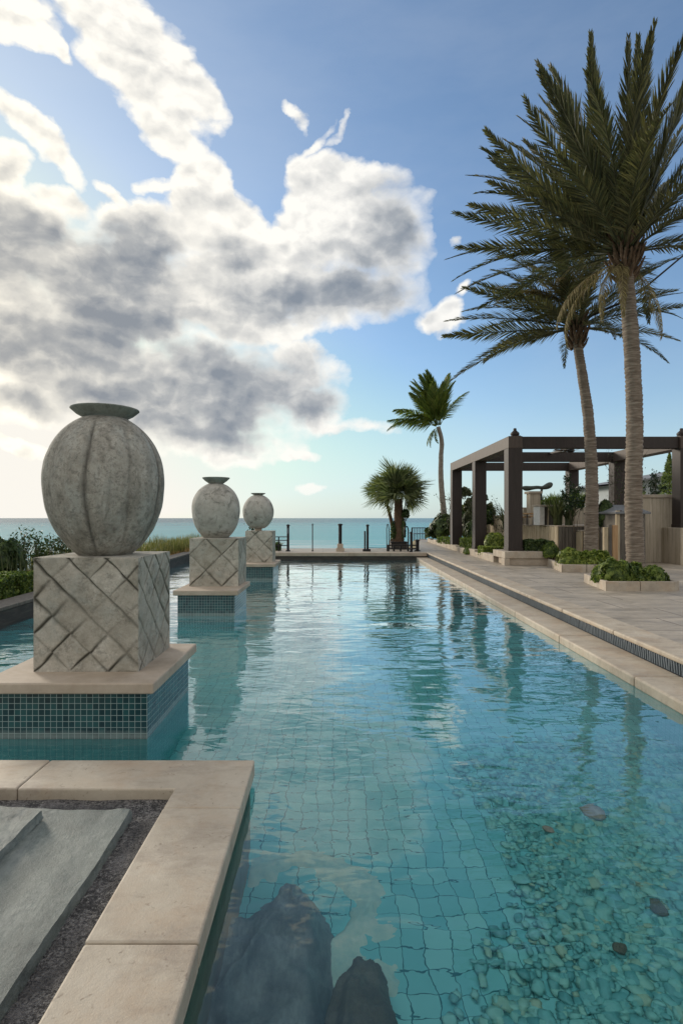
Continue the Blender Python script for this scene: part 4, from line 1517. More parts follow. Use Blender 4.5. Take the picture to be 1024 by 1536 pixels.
def fan_mesh(seed, Rl=.75, pet=.75, nseg=30, spread=2.9, mat=None):
    g_ = np.random.default_rng(seed)
    V, F = [], []

    def quad(a, b, c, d):
        i = len(V)
        V.extend([a, b, c, d])
        F.append((i, i + 1, i + 2, i + 3))
    o = np.array([pet, 0, 0.0])
    for k in range(nseg):
        th = -spread / 2 + spread * (k + .5) / nseg + g_.normal(0, .02)
        L = Rl * (.82 + .25 * math.cos(th * .7)) * g_.uniform(.9, 1.08)
        d = np.array([math.cos(th), math.sin(th), 0.0])
        w = np.array([-math.sin(th), math.cos(th), 0.0])
        hw = L * spread / nseg * .30
        fold = .03 * (1 if k % 2 else -1)
        m1 = o + d * L * .55 + np.array([0, 0, .05 + fold * .5])
        tipd = np.array([0, 0, -g_.uniform(.02, .22) * L])
        tp = o + d * L + tipd
        quad(o, o, m1 + w * hw, m1 - w * hw)
        quad(m1 - w * hw, m1 + w * hw, tp + w * hw * .1, tp - w * hw * .1)
    for (a, b) in (((0, -.018, 0), (0, .018, 0)), ((0, 0, -.014), (0, 0, .014))):
        a, b = np.array(a), np.array(b)
        quad(a, b, o + b * .6, o + a * .6)
    ob = raw('fan_leaf', np.array(V), np.array(F), mat, per=8)
    me = ob.data
    bpy.data.objects.remove(ob)
    return me


FANS = [fan_mesh(60 + i, .80 + .08 * i, .22 + .12 * i, mat=MAT['fan']) for i in range(5)]
dF = 24.2


def fan_palm(label, base, path, r0, r1, cz, nleaf, sc_, seed):
    t_ = thing('fan_palm', label, 'palm tree', base)
    trunk(path, r0, r1, t_, MAT['fibre'], .11, .16, 1.15, 14, seed)
    g2 = random.Random(seed)
    for i in range(nleaf):
        f = i / (nleaf - 1)
        el = R(88 - 106 * f ** 1.2 + g2.uniform(-10, 10))
        a = i * 2.39996 + g2.uniform(-.2, .2)
        o = bpy.data.objects.new('fan_leaf', FANS[i % 5])
        COL.objects.link(o)
        par(o, t_)
        o.location = Vector(cz) + Vector((math.cos(a) * .08, math.sin(a) * .08, .05))
        o.rotation_euler = (Matrix.Rotation(a, 3, 'Z') @ Matrix.Rotation(-el, 3, 'Y') @ Matrix.Rotation(g2.uniform(-1.5, 1.5), 3, 'X')).to_euler()
        s = sc_ * g2.uniform(.85, 1.1)
        o.scale = (s, s, s)
    return t_


b = at(597, 826, dF)
fan_palm('bushy fan palm with a shaggy brown trunk at the far end of the pool', (b.x, dF, DZ), [(b.x, dF, DZ), (b.x + .02, dF, 1.3), at(597, 748, dF)], .26, .17, at(598, 745, dF), 64, .88, 5)
b = at(587, 824, dF + .8)
fan_palm('small drooping fan palm half hidden just left of the bushy fan palm', (b.x, dF + .8, DZ), [(b.x, dF + .8, DZ), at(588, 790, dF + .8), at(577, 745, dF + .8)], .10, .06, at(577, 742, dF + .8), 12, .55, 11)


# ================================================================== PERGOLA
PX0, PX1 = 5.14, 10.2          # left and right rows (left faces)
PW = .42
PY = [16.3, 20.1, 23.9]
ZB0, ZB1 = 3.70, 4.05
t_ = thing('pergola', 'flat topped dark brown timber pergola on six square posts beside the pool terrace', 'pergola', (7.8, 20, DZ))


def post(x, y, z0, w=PW, name='post'):
    m = MB()
    m.box(x, y - w / 2, z0, x + w, y + w / 2, ZB0 + .002)
    o = m.build(name, MAT['pergola'], t_, bevel=.012)
    m = MB()
    m.box(x - .012, y - w / 2 - .012, z0, x + w + .012, y + w / 2 + .012, z0 + .10)
    m.build('post_shoe', MAT['pergola'], o, bevel=.006)
    return o


post(PX0, PY[0], .665)
post(PX0, PY[1], .50)
post(PX0, PY[2], .27)
post(PX1, PY[0], 1.352)
post(PX1, PY[1], .27)
post(PX1, PY[2], .27)
for x, mt in ((PX0, 'pergola_sunlit'), (PX1, 'pergola_sunlit')):
    m = MB()
    m.box(x + .004, PY[0] - PW / 2, ZB0, x + PW - .004, PY[2] + PW / 2, ZB1)
    m.build('side_beam', MAT[mt], t_, bevel=.01)
for y in PY:
    m = MB()
    m.box(PX0 + PW - .004, y - .13, ZB0 + .003, PX1 + .003, y + .13, ZB1 - .004)
    m.build('cross_beam', MAT['pergola'], t_, bevel=.01)
for k in range(1, 6):
    x = PX0 + PW + (PX1 - PX0 - PW) * k / 6
    m = MB()
    m.box(x - .03, PY[0] + .13, ZB1 - .10, x + .03, PY[2] - .13, ZB1 - .03)
    if k in (3,):
        m.build('rafter', MAT['pergola'], t_, bevel=.005)


def finial(label, x, y):
    f = thing('finial', label, 'ornament', (x, y, ZB1), group='small urn finials on the pergola')
    m = MB()
    m.box(x - .13, y - .13, ZB1, x + .13, y + .13, ZB1 + .03)
    m.build('plinth', MAT['pergola'], f, bevel=.005)
    m = MB()
    m.lathe([(.10, .03), (.13, .07), (.125, .12), (.07, .17), (.045, .2), (.05, .235), (.035, .26), (.001, .265)], 20, (x, y, ZB1))
    m.build('knob', MAT['pergola'], f, True)


finial('dark knob finial on the near left corner of the pergola', PX0 + PW / 2 + .05, PY[0])
finial('dark knob finial on the near right corner of the pergola', PX1 + PW / 2 - .05, PY[0])
f = thing('ceiling_fan', 'dark round fan hub under the pergola roof', 'fan', (7.5, 19.0, 3.9))
m = MB()
m.lathe([(.001, -.02), (.05, -.02), (.12, -.05), (.13, -.12), (.05, -.16), (.001, -.165)], 20, (PX0 + PW + (PX1 - PX0 - PW) / 2, 18.2, ZB1 - .08))
m.build('motor_housing', MAT['iron'], f, True)
for k in range(4):
    a = k * math.pi / 2 + .3
    m = MB()
    cx = PX0 + PW + (PX1 - PX0 - PW) / 2
    m.obox((cx + math.cos(a) * .38, 18.2 + math.sin(a) * .38, ZB1 - .17), (math.cos(a) * .28, math.sin(a) * .28, 0), (-math.sin(a) * .055, math.cos(a) * .055, .01), (0, 0, .006))
    m.build('blade', MAT['pergola'], f)

# plinth bench under the near post
t_ = thing('stone_plinth', 'low pale stone plinth under the near left pergola post', 'plinth', (5.6, 16.3, DZ))
m = MB()
m.box(4.92, 15.72, .47, 6.55, 16.9, .668)
m.build('plinth_top', MAT['kerb'], t_, bevel=.012)
m = MB()
m.box(5.06, 15.78, DZ, 6.52, 16.85, .47)
m.build('plinth_base', MAT['cap'], t_, bevel=.008)
m = MB()
m.box(4.90, 15.70, DZ, 5.058, 16.0, .468)
m.build('plinth_end', MAT['kerb'], t_, bevel=.008)
hedge('clipped_hedge', 'dark low hedge at the foot of the near pergola post on the plinth', 5.62, 16.0, .60, 6.45, 16.7, .96, MAT['dark_leaf'], 2600, .032, 5, .05)

# ================================================================== PLANTERS WITH PALMS
def low_planter(label, poly, z1, loc):
    t_ = thing('palm_planter', label, 'planter', (*loc, DZ), group='low stone planters round the date palms')
    n = len(poly)
    cx, cyy = sum(p[0] for p in poly) / n, sum(p[1] for p in poly) / n
    inner = [(p[0] + (cx - p[0]) * .12, p[1] + (cyy - p[1]) * .12) for p in poly]
    for i in range(n):
        a, b, c, d = poly[i], poly[(i + 1) % n], inner[(i + 1) % n], inner[i]
        L = math.hypot(b[0] - a[0], b[1] - a[1])
        k = max(1, round(L / .75))
        for j in range(k):
            s, e = j / k + .003, (j + 1) / k - .003
            lp = lambda p, q, t: (p[0] + (q[0] - p[0]) * t, p[1] + (q[1] - p[1]) * t)
            m = MB()
            m.prism([lp(a, b, s), lp(a, b, e), lp(d, c, e), lp(d, c, s)], DZ - .01, z1)
            m.build('kerb_stone', MAT['kerb'], t_, bevel=.010)
    m = MB()
    m.prism(inner, DZ - .01, z1 - .05)
    m.build('soil', MAT['ground'], t_)
    return t_


low_planter('nearest low stone planter, holding the tallest date palm', [(5.08, 10.2), (6.36, 10.2), (6.52, 10.32), (6.7, 11.6), (5.35, 11.7), (5.24, 11.2)], .45, (5.9, 10.9))
low_planter('second low stone planter, holding the leaning date palm', [(5.72, 13.72), (7.6, 13.72), (8.0, 15.6), (6.9, 16.4), (6.22, 16.1)], .46, (6.9, 15))
bush('low_bush', 'leafy green mound at the left of the nearest palm planter', 'bush', [((5.48, 10.62, .50), (.30, .28, .30)), ((5.78, 10.55, .48), (.24, .24, .24)), ((5.3, 10.8, .47), (.2, .25, .22))], MAT['hedge'], 2600, .042, 3, lump=.3)
bush('low_bush', 'darker leafy mound at the right of the nearest palm planter', 'bush', [((6.18, 10.58, .46), (.26, .24, .22)), ((5.98, 10.45, .45), (.2, .16, .18)), ((6.3, 10.9, .46), (.18, .28, .2))], MAT['hedge'], 2800, .036, 4, lump=.3)
bush('low_bush', 'bright green mound in the second palm planter', 'bush', [((6.15, 14.25, .48), (.35, .34, .34)), ((6.55, 14.1, .47), (.34, .26, .30)), ((6.9, 14.3, .5), (.34, .3, .26))], MAT['bright'], 2000, .046, 5, lump=.28)
bush('round_bush', 'small clipped dark ball bush left of the bright mound', 'bush', [((6.24, 15.75, .62), (.24, .24, .30))], MAT['hedge'], 2800, .04, 6, lump=.08)

# ================================================================== KERB AND PLANTING ALONG THE PATH
t_ = thing('bed_edging', 'broken pale stone edging along the planting bed left of the pergola', 'edging', (5.0, 24, DZ))
pts = [(4.93, 16.9), (4.97, 18.5), (5.0, 19.4), (5.02, 21.5), (5.12, 24), (5.22, 27), (5.4, 31.5)]
for i in range(len(pts) - 1):
    (x0, y0), (x1, y1) = pts[i], pts[i + 1]
    k = max(1, round((y1 - y0) / 1.1))
    for j in range(k):
        a0, a1 = j / k, (j + 1) / k - .012
        m = MB()
        q = lambda t: (x0 + (x1 - x0) * t, y0 + (y1 - y0) * t)
        (ax, ay), (bx, by) = q(a0), q(a1)
        h = .46 + .05 * rnd.uniform(-1, 1)
        m.prism([(ax, ay), (ax + .22, ay), (bx + .22, by), (bx, by)], DZ - .01, h)
        m.build('edging_stone', MAT['kerb'], t_, bevel=.015)
m = MB()
m.prism([(5.2, 16.95), (7.1, 16.95), (7.1, 31), (5.62, 31.4), (5.2, 21.5)], DZ - .02, .40)
m.build('bed_soil', MAT['ground'], t_)
hedge('clipped_hedge', 'bright clipped box hedge beside the path between the near pergola posts', 4.99, 18.25, .35, 5.62, 18.9, .66, MAT['bright'], 3000, .035, 7, .02)
bush('low_bush', 'bright rounded bush behind the clipped box hedge between the near posts', 'bush', [((5.65, 19.2, .66), (.34, .4, .45)), ((5.95, 18.9, .6), (.3, .3, .38))], MAT['bright'], 1900, .05, 8, lump=.28)
hedge('clipped_hedge', 'green hedge at the path edge between the middle and far pergola posts', 5.25, 20.9, .42, 5.8, 22.8, .80, MAT['hedge'], 3000, .032, 9, .05)
hedge('clipped_hedge', 'low yellow green hedge farthest along the path before the far pergola post', 5.22, 24.4, .40, 5.75, 27.6, .68, MAT['hedge'], 2000, .036, 10, .06)
bush('low_bush', 'small bush growing against the path edging beyond the middle post', 'bush', [((5.02, 20.5, .36), (.14, .35, .16))], MAT['hedge'], 4200, .03, 11)
# big shrubs
bush('broadleaf_shrub', 'large dark broadleaf shrub at the foot of the coconut palm', 'shrub', [((6.15, 30.5, .95), (.75, .9, .75)), ((6.85, 29.5, 1.2), (.8, .8, .95)), ((5.75, 31.2, .7), (.5, .6, .45)), ((7.4, 30.8, 1.5), (.7, .7, .8))], MAT['dark_leaf'], 620, .085, 12, lump=.28)
bush('tall_shrub', 'tall green shrub between the far and middle pergola posts', 'shrub', [((6.2, 24.6, 1.1), (.5, .5, .8)), ((6.35, 24.8, 2.1), (.42, .4, .42)), ((6.0, 25.2, 2.75), (.34, .3, .26)), ((6.9, 25, 1.5), (.5, .5, .8))], MAT['olive'], 800, .07, 13, lump=.3)
bush('tall_shrub', 'dark green tall shrub showing between far pergola post and the spiky plant', 'shrub', [((5.95, 22.9, 1.0), (.4, .5, .55)), ((6.35, 23.0, 1.55), (.3, .3, .5)), ((6.2, 23.2, 2.45), (.34, .3, .22))], MAT['dark_leaf'], 900, .065, 14, lump=.3)


def agave(name, label, c, n, L, seed, mat, w=.03, up=.9):
    t_ = thing(name, label, 'plant', c)
    o = blades('leaves', None, None, 0, 0, 0, 0, c[2], L, n, mat, w, .75, seed, None, None, [(c[0], c[1], .05)])
    par(o, t_)
    m = MB()
    m.tube([(c[0], c[1], c[2] - .02), (c[0], c[1], c[2] + L * .25)], [.06, .04], 8)
    m.build('stem', MAT['twig'], t_)
    return t_


def twiggy(name, label, cat, c, h, n, seed, leafmat=None, spread=.35, lean=(0, 0), r=.010, leafn=0, ls=.05):
    """bare branching shrub, optional sparse leaves"""
    t_ = thing(name, label, cat, c)
    g2 = random.Random(seed)
    m = MB()
    tips = []
    for i in range(n):
        a = g2.uniform(0, 6.28)
        d = Vector((math.cos(a) * spread + lean[0], math.sin(a) * spread + lean[1], 1)).normalized()
        p = Vector(c) + Vector((math.cos(a), math.sin(a), 0)) * .05
        pts = [p]
        H = h * g2.uniform(.6, 1)
        for k in range(6):
            d = (d + Vector((g2.uniform(-.16, .16), g2.uniform(-.16, .16), .02))).normalized()
            p = p + d * H / 6
            pts.append(p)
            if k > 1:
                for _ in range(2):
                    e = (d + Vector((g2.uniform(-.8, .8), g2.uniform(-.8, .8), g2.uniform(-.1, .4)))).normalized()
                    q = p + e * H * g2.uniform(.1, .22)
                    m.tube([p, p.lerp(q, .5) + Vector((0, 0, .02)), q], [r * .45, r * .35, r * .15], 4, False)
                    tips += [q, p.lerp(q, .6)]
        tips.append(p)
        m.tube(pts, [r * (1 - .13 * k) for k in range(7)], 5)
    m.build('branches', MAT['twig'], t_)
    if leafmat and leafn:
        T = np.array([tuple(x) for x in tips])
        idx = np.random.default_rng(seed).integers(0, len(T), leafn)
        P_ = T[idx] + np.random.default_rng(seed + 1).normal(0, .06, (leafn, 3))
        V, F = leaf_cloud(P_, np.random.default_rng(seed + 2).normal(0, 1, (leafn, 3)), ls, .4, seed)
        raw('foliage', V, F, leafmat, t_)
    return t_


agave('spiky_plant', 'spiky grey green plant behind the gap between the middle and near posts', (6.5, 20.6, 1.2), 60, 1.0, 15, MAT['olive'])
twiggy('bare_shrub', 'thin branched shrub between the middle and near pergola posts', 'shrub', (6.0, 20.9, .4), 2.1, 9, 16, MAT['olive'], .3, leafn=500, ls=.04)
twiggy('bare_shrub', 'feathery bare shrub left of the far pergola post', 'shrub', (5.75, 26.5, .4), 2.4, 6, 17, MAT['dark_leaf'], .3, leafn=260, ls=.05)

# ================================================================== BOARD CLAD TERRACE BOXES AND THINGS ON THEM


def board_face(m, a, b, z0, z1, w=.11, th=.035, seed=0, gap=.006):
    g2 = random.Random(seed)
    a, b = Vector((*a, 0)), Vector((*b, 0))
    L = (b - a).length
    d = (b - a) / L
    nr = Vector((d.y, -d.x, 0))
    x = 0
    while x < L - .02:
        ww = min(w * g2.uniform(.7, 1.35), L - x)
        c = a + d * (x + ww / 2) + nr * (th / 2 + g2.uniform(0, .012))
        zt = z1 + g2.uniform(-.02, .015)
        m.obox((c.x, c.y, (z0 + zt) / 2), d * (ww / 2 - gap), nr * th / 2, (g2.uniform(-.003, .003), 0, (zt - z0) / 2))
        x += ww


def board_box(label, x0, y0, x1, y1, z1, seed, mat='boards', front='greywood'):
    t_ = thing('raised_bed', label, 'raised planter', ((x0 + x1) / 2, (y0 + y1) / 2, DZ))
    m = MB()
    m.box(x0 + .02, y0 + .02, DZ - .01, x1, y1, z1 - .02)
    m.build('core', MAT['greywood'], t_)
    m = MB()
    board_face(m, (x0, y1), (x0, y0), DZ - .01, z1, seed=seed)
    m.build('side_boards', MAT[mat], t_, bevel=.004, seg=1)
    m = MB()
    board_face(m, (x0, y0), (x1, y0), DZ - .01, z1, seed=seed + 1)
    m.build('front_boards', MAT[front], t_, bevel=.004, seg=1)
    m = MB()
    m.box(x0 - .04, y0 - .04, z1, x1, y1, z1 + .035)
    m.build('top_deck', MAT['kerb'], t_, bevel=.008)
    return t_


board_box('long raised bed clad in pale upright boards behind the pergola front', 7.18, 17.45, 9.6, 21.0, 1.36, 20)  # front boards in a darker wood than the side: shade put into the colour
board_box('shorter board clad bed just left of the leaning palm trunk', 7.75, 17.0, 8.9, 17.4, 1.22, 24, 'boards', 'boards')
# (raised stone block between middle and near post)
t_ = board_box('distant pale board clad box seen between the middle and near pergola posts', 6.75, 21.3, 7.12, 24.5, 1.72, 28, 'boards', 'boards')

t_ = thing('sculpture_column', 'stone column carrying the bronze wing sculpture', 'column', (7.55, 20.8, 1.39))
m = MB()
m.box(7.36, 20.5, 1.395, 7.75, 20.9, 2.55)
m.build('shaft', MAT['concrete'], t_, bevel=.015)
m = MB()
m.box(7.30, 20.44, 2.55, 7.81, 20.96, 2.64)
m.build('capital', MAT['kerb'], t_, bevel=.012)

# bronze wing / whale tail sculpture
def ribbon_solid(name, path, widths, thick, mat, parent):
    n = 14
    m = MB()
    pts = [Vector(p) for p in path]
    i0 = 0
    V, F = [], []
    K = len(pts)
    for i, p in enumerate(pts):
        d = (pts[min(i + 1, K - 1)] - pts[max(i - 1, 0)]).normalized()
        up = Vector((0, 0, 1)) - d * d.z
        up.normalize()
        w = d.cross(up)
        for k in range(n):
            a = 2 * math.pi * k / n
            V.append(tuple(p + up * math.cos(a) * widths[i] + w * math.sin(a) * thick[i]))
    m.v = V
    for i in range(K - 1):
        for k in range(n):
            k2 = (k + 1) % n
            m.f.append((i * n + k, i * n + k2, (i + 1) * n + k2, (i + 1) * n + k))
    m.f.append(tuple(range(n - 1, -1, -1)))
    m.f.append(tuple((K - 1) * n + k for k in range(n)))
    o = m.build(name, mat, parent, True)
    s = o.modifiers.new('sub', 'SUBSURF')
    s.levels = s.render_levels = 2
    return o


t_ = thing('bronze_sculpture', 'green bronze sculpture shaped like a spread whale tail over the plants', 'sculpture', (8.1, 20.7, 2.64))
dS = 20.7
pp = [at(782, 731, dS), at(788, 733, dS), at(797, 732, dS), at(806, 730.5, dS), at(812, 732, dS), at(818, 730.5, dS), at(824, 727.5, dS), at(828, 724.5, dS)]
ribbon_solid('wing', pp, [.05, .12, .07, .07, .055, .11, .13, .05], [.05, .14, .12, .10, .10, .16, .16, .04], MAT['bronze'], t_)
m = MB()
m.tube([at(811, 750, dS), at(811, 741, dS), at(812, 733, dS)], [.06, .035, .05], 10)
m.build('stand', MAT['bronze'], t_, True)

t_ = thing('high_bed', 'tall stone bed behind the stump tables, full of spiky green plants', 'raised planter', (9, 22, DZ))
m = MB()
m.box(7.4, 21.35, DZ - .01, 10.1, 22.5, 2.05)
m.build('bed_wall', MAT['concrete'], t_, bevel=.015)
clump = [(7.95 + .2 * i + .05 * math.sin(i * 4), 21.75 + .25 * ((i * 7) % 3), .05) for i in range(11)]
o = blades('spiky_leaves', 'row of bright spiky strap leaved plants in the tall stone bed under the sculpture', 'plants', 0, 0, 0, 0, 2.0, .72, 620, MAT['hedge'], .028, .75, 31, None, None, clump)
o.name = 'strap_leaf_plants'

# stump tables
for i, (x, y, r, h, lab) in enumerate([(786.5, 19.9, .20, .30, 'left small round wooden stump table on the boarded bed'), (795, 19.6, .26, .42, 'wide topped wooden stump table, middle one of three'),
                                       (803, 19.3, .20, .33, 'right small round stump table beside the white cabinet')]):
    p = at(x, 777, y)
    t_ = thing('stump_table', lab, 'table', (p.x, y, 1.396), group='stump tables on the boarded bed')
    m = MB()
    m.lathe([(.001, h - .05), (r, h - .05), (r * 1.03, h - .02), (r, h), (.001, h + .002)], 24, (p.x, y, 1.396))
    m.build('table_top', MAT['orangewood'], t_, True)
    for k in range(4):
        a = k * math.pi / 2 + .5
        m = MB()
        m.tube([(p.x + math.cos(a) * r * .7, y + math.sin(a) * r * .7, 1.396), (p.x + math.cos(a) * r * .6, y + math.sin(a) * r * .6, 1.396 + h - .05)], .022, 7)
        m.build('leg', MAT['greywood'], t_, True)
t_ = thing('white_cabinet', 'white rendered outdoor cabinet with an open front on the boarded bed', 'cabinet', (7.55, 18.6, 1.396))
m = MB()
xa, xb = at(809, 777, 18.4).x, at(832, 777, 18.4).x
m.box(xa, 18.4, 1.396, xa + .16, 19.0, 2.02)
m.build('side_panel', MAT['white'], t_, bevel=.006)
m = MB()
m.box(xa - .03, 18.35, 2.022, xb + .4, 19.05, 2.08)
m.build('top', MAT['kerb'], t_, bevel=.006)
m = MB()
m.box(xa + .16, 18.95, 1.396, xb + .35, 19.0, 2.02)
m.build('back_panel', MAT['greywood'], t_)
for k in range(4):
    m = MB()
    x = xa + .28 + k * .2
    m.tube([(x, 18.42, 1.396), (x + .02, 18.42, 2.021)], .02, 6)
    m.build('bar', MAT['boards'], t_)
agave('reed_plant', 'dry reedy plant in front of the right side of the boarded bed top', (at(835, 777, 18.0).x, 18.0, 1.40), 130, .85, 33, MAT['olive'])
agave('reed_plant', 'dry reedy plant tucked against the leaning palm trunk on the boarded bed', (at(853, 777, 17.9).x, 17.9, 1.40), 110, .80, 34, MAT['olive'])
twiggy('conifer_sprig', 'wispy young conifer left of the leaning palm trunk', 'plant', (at(862, 777, 17.2).x, 17.2, 1.2), 1.6, 4, 35, MAT['dark_leaf'], .18, leafn=900, ls=.05)
bush('low_bush', 'dense dark bush behind the leaning palm trunk under the right mid post', 'bush', [((at(908, 765, 16.8).x, 16.8, 1.75), (.2, .25, .42)), ((at(903, 765, 16.8).x, 16.9, 1.5), (.18, .2, .3))], MAT['dark_leaf'], 3200, .045, 36)
twiggy('wispy_tree', 'thin bare leaning saplings between the two date palms', 'tree', (at(922, 777, 16.9).x, 16.9, 1.0), 2.6, 9, 37, MAT['olive'], .16, (.12, 0), leafn=240, ls=.035)
twiggy('bare_shrub', 'sparse shrub low behind the right pergola post', 'shrub', (at(975, 777, 17.6).x, 17.6, 1.9), 1.3, 6, 38, MAT['dark_leaf'], .3, leafn=420, ls=.045)

# upright posts and shed between the palms
for x0, x1, h, mt, lab in [(903, 909, 1.38, 'boards', 'pale split post, leftmost of three between the palms'), (909.5, 914.5, 1.46, 'greywood', 'grey split post, middle one of three between the palms'),
                           (915, 923.5, 1.44, 'orangewood', 'orange brown square post, right one of three between the palms')]:
    xa, xb = at(x0, 0, 15.2).x, at(x1, 0, 15.2).x
    m = MB()
    m.box(xa, 15.1, DZ - .005, xb, 15.1 + (xb - xa), h)
    o = m.build('timber_post', MAT[mt], None, bevel=.012)
    tag(o, lab, 'post', 'timber posts between the palms')
    o.name = 'timber_post'
t_ = thing('garden_shed', 'small dark shed with a grey roof between the date palm and the concrete wall', 'shed', (8.4, 16.2, DZ))
xa, xb = at(924, 0, 15.9).x, at(966, 0, 15.9).x
m = MB()
board_face(m, (xa, 15.9), (xb, 15.9), DZ - .005, 1.85, .14, seed=44)
m.box(xa, 15.905, DZ - .005, xb, 17.6, 1.84)
m.build('wall', MAT['greywood'], t_)
m = MB()
m.face([(xa - .1, 15.75, 1.8), (xb + .1, 15.75, 1.8), (xb + .1, 16.8, 2.04), (xa + .35, 16.8, 2.04)])
m.face([(xa + .35, 16.8, 2.04), (xb + .1, 16.8, 2.04), (xb + .1, 17.8, 1.8), (xa - .1, 17.8, 1.8)])
m.face([(xa - .1, 15.75, 1.8), (xa + .35, 16.8, 2.04), (xa - .1, 17.8, 1.8)])
o = m.build('roof', MAT['roof'], t_)
s = o.modifiers.new('solid', 'SOLIDIFY')
s.thickness = .05
m = MB()
m.box(xa - .04, 15.83, DZ, xa + .06, 15.9, 1.85)
m.build('corner_post', MAT['boards'], t_, bevel=.006)

# ================================================================== RIGHT-HAND WALLS
t_ = thing('concrete_wall', 'tall weathered board marked concrete wall behind the palms at the right edge', 'wall', (10.5, 16.8, DZ))
m = MB()
m.box(9.22, 16.85, DZ - .01, 16, 17.2, 2.26)
m.build('wall_panel', MAT['concrete'], t_, bevel=.02)
m = MB()
m.box(9.2, 16.8, 2.26, 16, 17.25, 2.36)
m.build('wall_coping', MAT['kerb'], t_, bevel=.015)
t_ = thing('low_concrete_wall', 'lower concrete wall block carrying the near right pergola post', 'wall', (8.6, 14, DZ))
m = MB()
m.prism([(10.08, 15.9), (16, 15.9), (16, 16.84), (10.08, 16.84)], DZ - .01, 1.348)
m.build('wall_panel', MAT['concrete'], t_, bevel=.02)

# ================================================================== FAR RIGHT
t_ = thing('house', 'pale blue grey house with a long sloping roof far beyond the wall', 'house', (29, 42, .2))
m = MB()
m.prism([(22.6, 40), (40, 40), (40, 52), (22.6, 52)], .1, 4.3)
m.build('wall', MAT['housewall'], t_)
m = MB()
m.face([(21.8, 39.4, 4.35), (40.5, 39.4, 7.6), (40.5, 52.6, 7.6), (21.8, 52.6, 4.35)])
m.face([(21.8, 52.6, 4.2), (40.5, 52.6, 7.45), (40.5, 39.4, 7.45), (21.8, 39.4, 4.2)])
m.face([(21.8, 39.4, 4.2), (40.5, 39.4, 7.45), (40.5, 39.4, 7.6), (21.8, 39.4, 4.35)])
m.build('roof', MAT['roof'], t_)
m = MB()
m.face([(22.6, 39.99, 4.3), (40, 39.99, 4.3), (40, 39.99, 7.4), (22.61, 39.99, 4.36)])
m.build('gable', MAT['housewall'], t_)
for x in (24.2, 27.2, 30.2, 33.4):
    m = MB()
    m.box(x, 39.93, 1.3, x + 1.3, 39.985, 3.2)
    w_ = m.build('window', MAT['white'], t_)
    m = MB()
    m.box(x + .08, 39.91, 1.38, x + 1.22, 39.925, 3.12)
    m.build('pane', MAT['glass_dark'], w_)


def conifer(label, c, h, r, seed):
    t_ = thing('conifer', label, 'tree', c, group='conifers beyond the wall')
    m = MB()
    m.tube([c, (c[0], c[1], c[2] + h * .97)], [.09, .015], 7)
    m.build('trunk', MAT['twig'], t_)
    g2 = np.random.default_rng(seed)
    n = 5200
    f = g2.uniform(0, 1, n) ** .7
    z = (1 - f) * .92 + .08
    tier = .72 + .28 * ((z * 9) % 1.0)
    rr = r * f * tier[::1] * g2.uniform(.25, 1.05, n) ** .5
    a = g2.uniform(0, 6.283, n)
    P_ = np.stack([c[0] + rr * np.cos(a), c[1] + rr * np.sin(a), c[2] + z * h - rr * .25], 1)
    N_ = np.stack([np.cos(a), np.sin(a), np.full(n, .6)], 1)
    V, F = leaf_cloud(P_, N_, .075, .3, seed)
    raw('crown', V, F, MAT['hedge'], t_, per=4)


conifer('bright young conifer beyond the wall, left of the right pergola post', (16.6, 30, .4), 4.2, 1.25, 50)
conifer('second conifer beyond the wall, nearer the right edge', (18.4, 30, .4), 4.9, 1.4, 51)
conifer('small conifer beyond the wall just right of the tallest palm trunk', (13.6, 26.5, .4), 3.2, .7, 52)

# parked car behind the wall
t_ = thing('parked_car', 'white car parked behind the concrete wall, only its roof showing', 'car', (14.3, 24, 1.0))
m = MB()
m.prism([(11.7, 22), (24, 22), (24, 26.5), (11.7, 26.5)], -.3, .95)
o = m.build('parking_terrace', MAT['paving'], None)
tag(o, kind='structure')


def lofted(m, secs):
    n = len(secs[0])
    i0 = len(m.v)
    for s in secs:
        m.v += [tuple(p) for p in s]
    for i in range(len(secs) - 1):
        for k in range(n):
            k2 = (k + 1) % n
            m.f.append((i0 + i * n + k, i0 + i * n + k2, i0 + (i + 1) * n + k2, i0 + (i + 1) * n + k))
    m.f.append(tuple(i0 + k for k in range(n - 1, -1, -1)))
    m.f.append(tuple(i0 + (len(secs) - 1) * n + k for k in range(n)))


cx0, cyc, cz0 = 12.6, 24.0, .95
body, cabin = MB(), MB()
secs = []
for (x, zb, zt, w) in [(0, .45, .62, .70), (.12, .3, .78, .8), (.9, .25, .92, .87), (1.5, .25, .98, .88), (3.2, .25, 1.0, .88), (4.0, .28, .96, .86), (4.35, .4, .85, .78)]:
    secs.append([(cx0 + x, cyc - w, cz0 + zb), (cx0 + x, cyc - w, cz0 + zt - .1), (cx0 + x, cyc - w + .08, cz0 + zt), (cx0 + x, cyc + w - .08, cz0 + zt), (cx0 + x, cyc + w, cz0 + zt - .1), (cx0 + x, cyc + w, cz0 + zb)])
lofted(body, secs)
b_ = body.build('body', MAT['carpaint'], t_)
for fc in b_.data.polygons:
    fc.use_smooth = False
secs = []
for (x, zt, w) in [(1.05, .98, .78), (1.7, 1.38, .66), (2.3, 1.46, .64), (3.2, 1.42, .64), (3.95, 1.0, .74)]:
    secs.append([(cx0 + x, cyc - .78, cz0 + .95), (cx0 + x, cyc - w, cz0 + zt - .04), (cx0 + x, cyc - w + .1, cz0 + zt), (cx0 + x, cyc + w - .1, cz0 + zt), (cx0 + x, cyc + w, cz0 + zt - .04), (cx0 + x, cyc + .78, cz0 + .95)])
lofted(cabin, secs)
cabin.build('windows', MAT['glass_dark'], t_)
m = MB()
secs = []
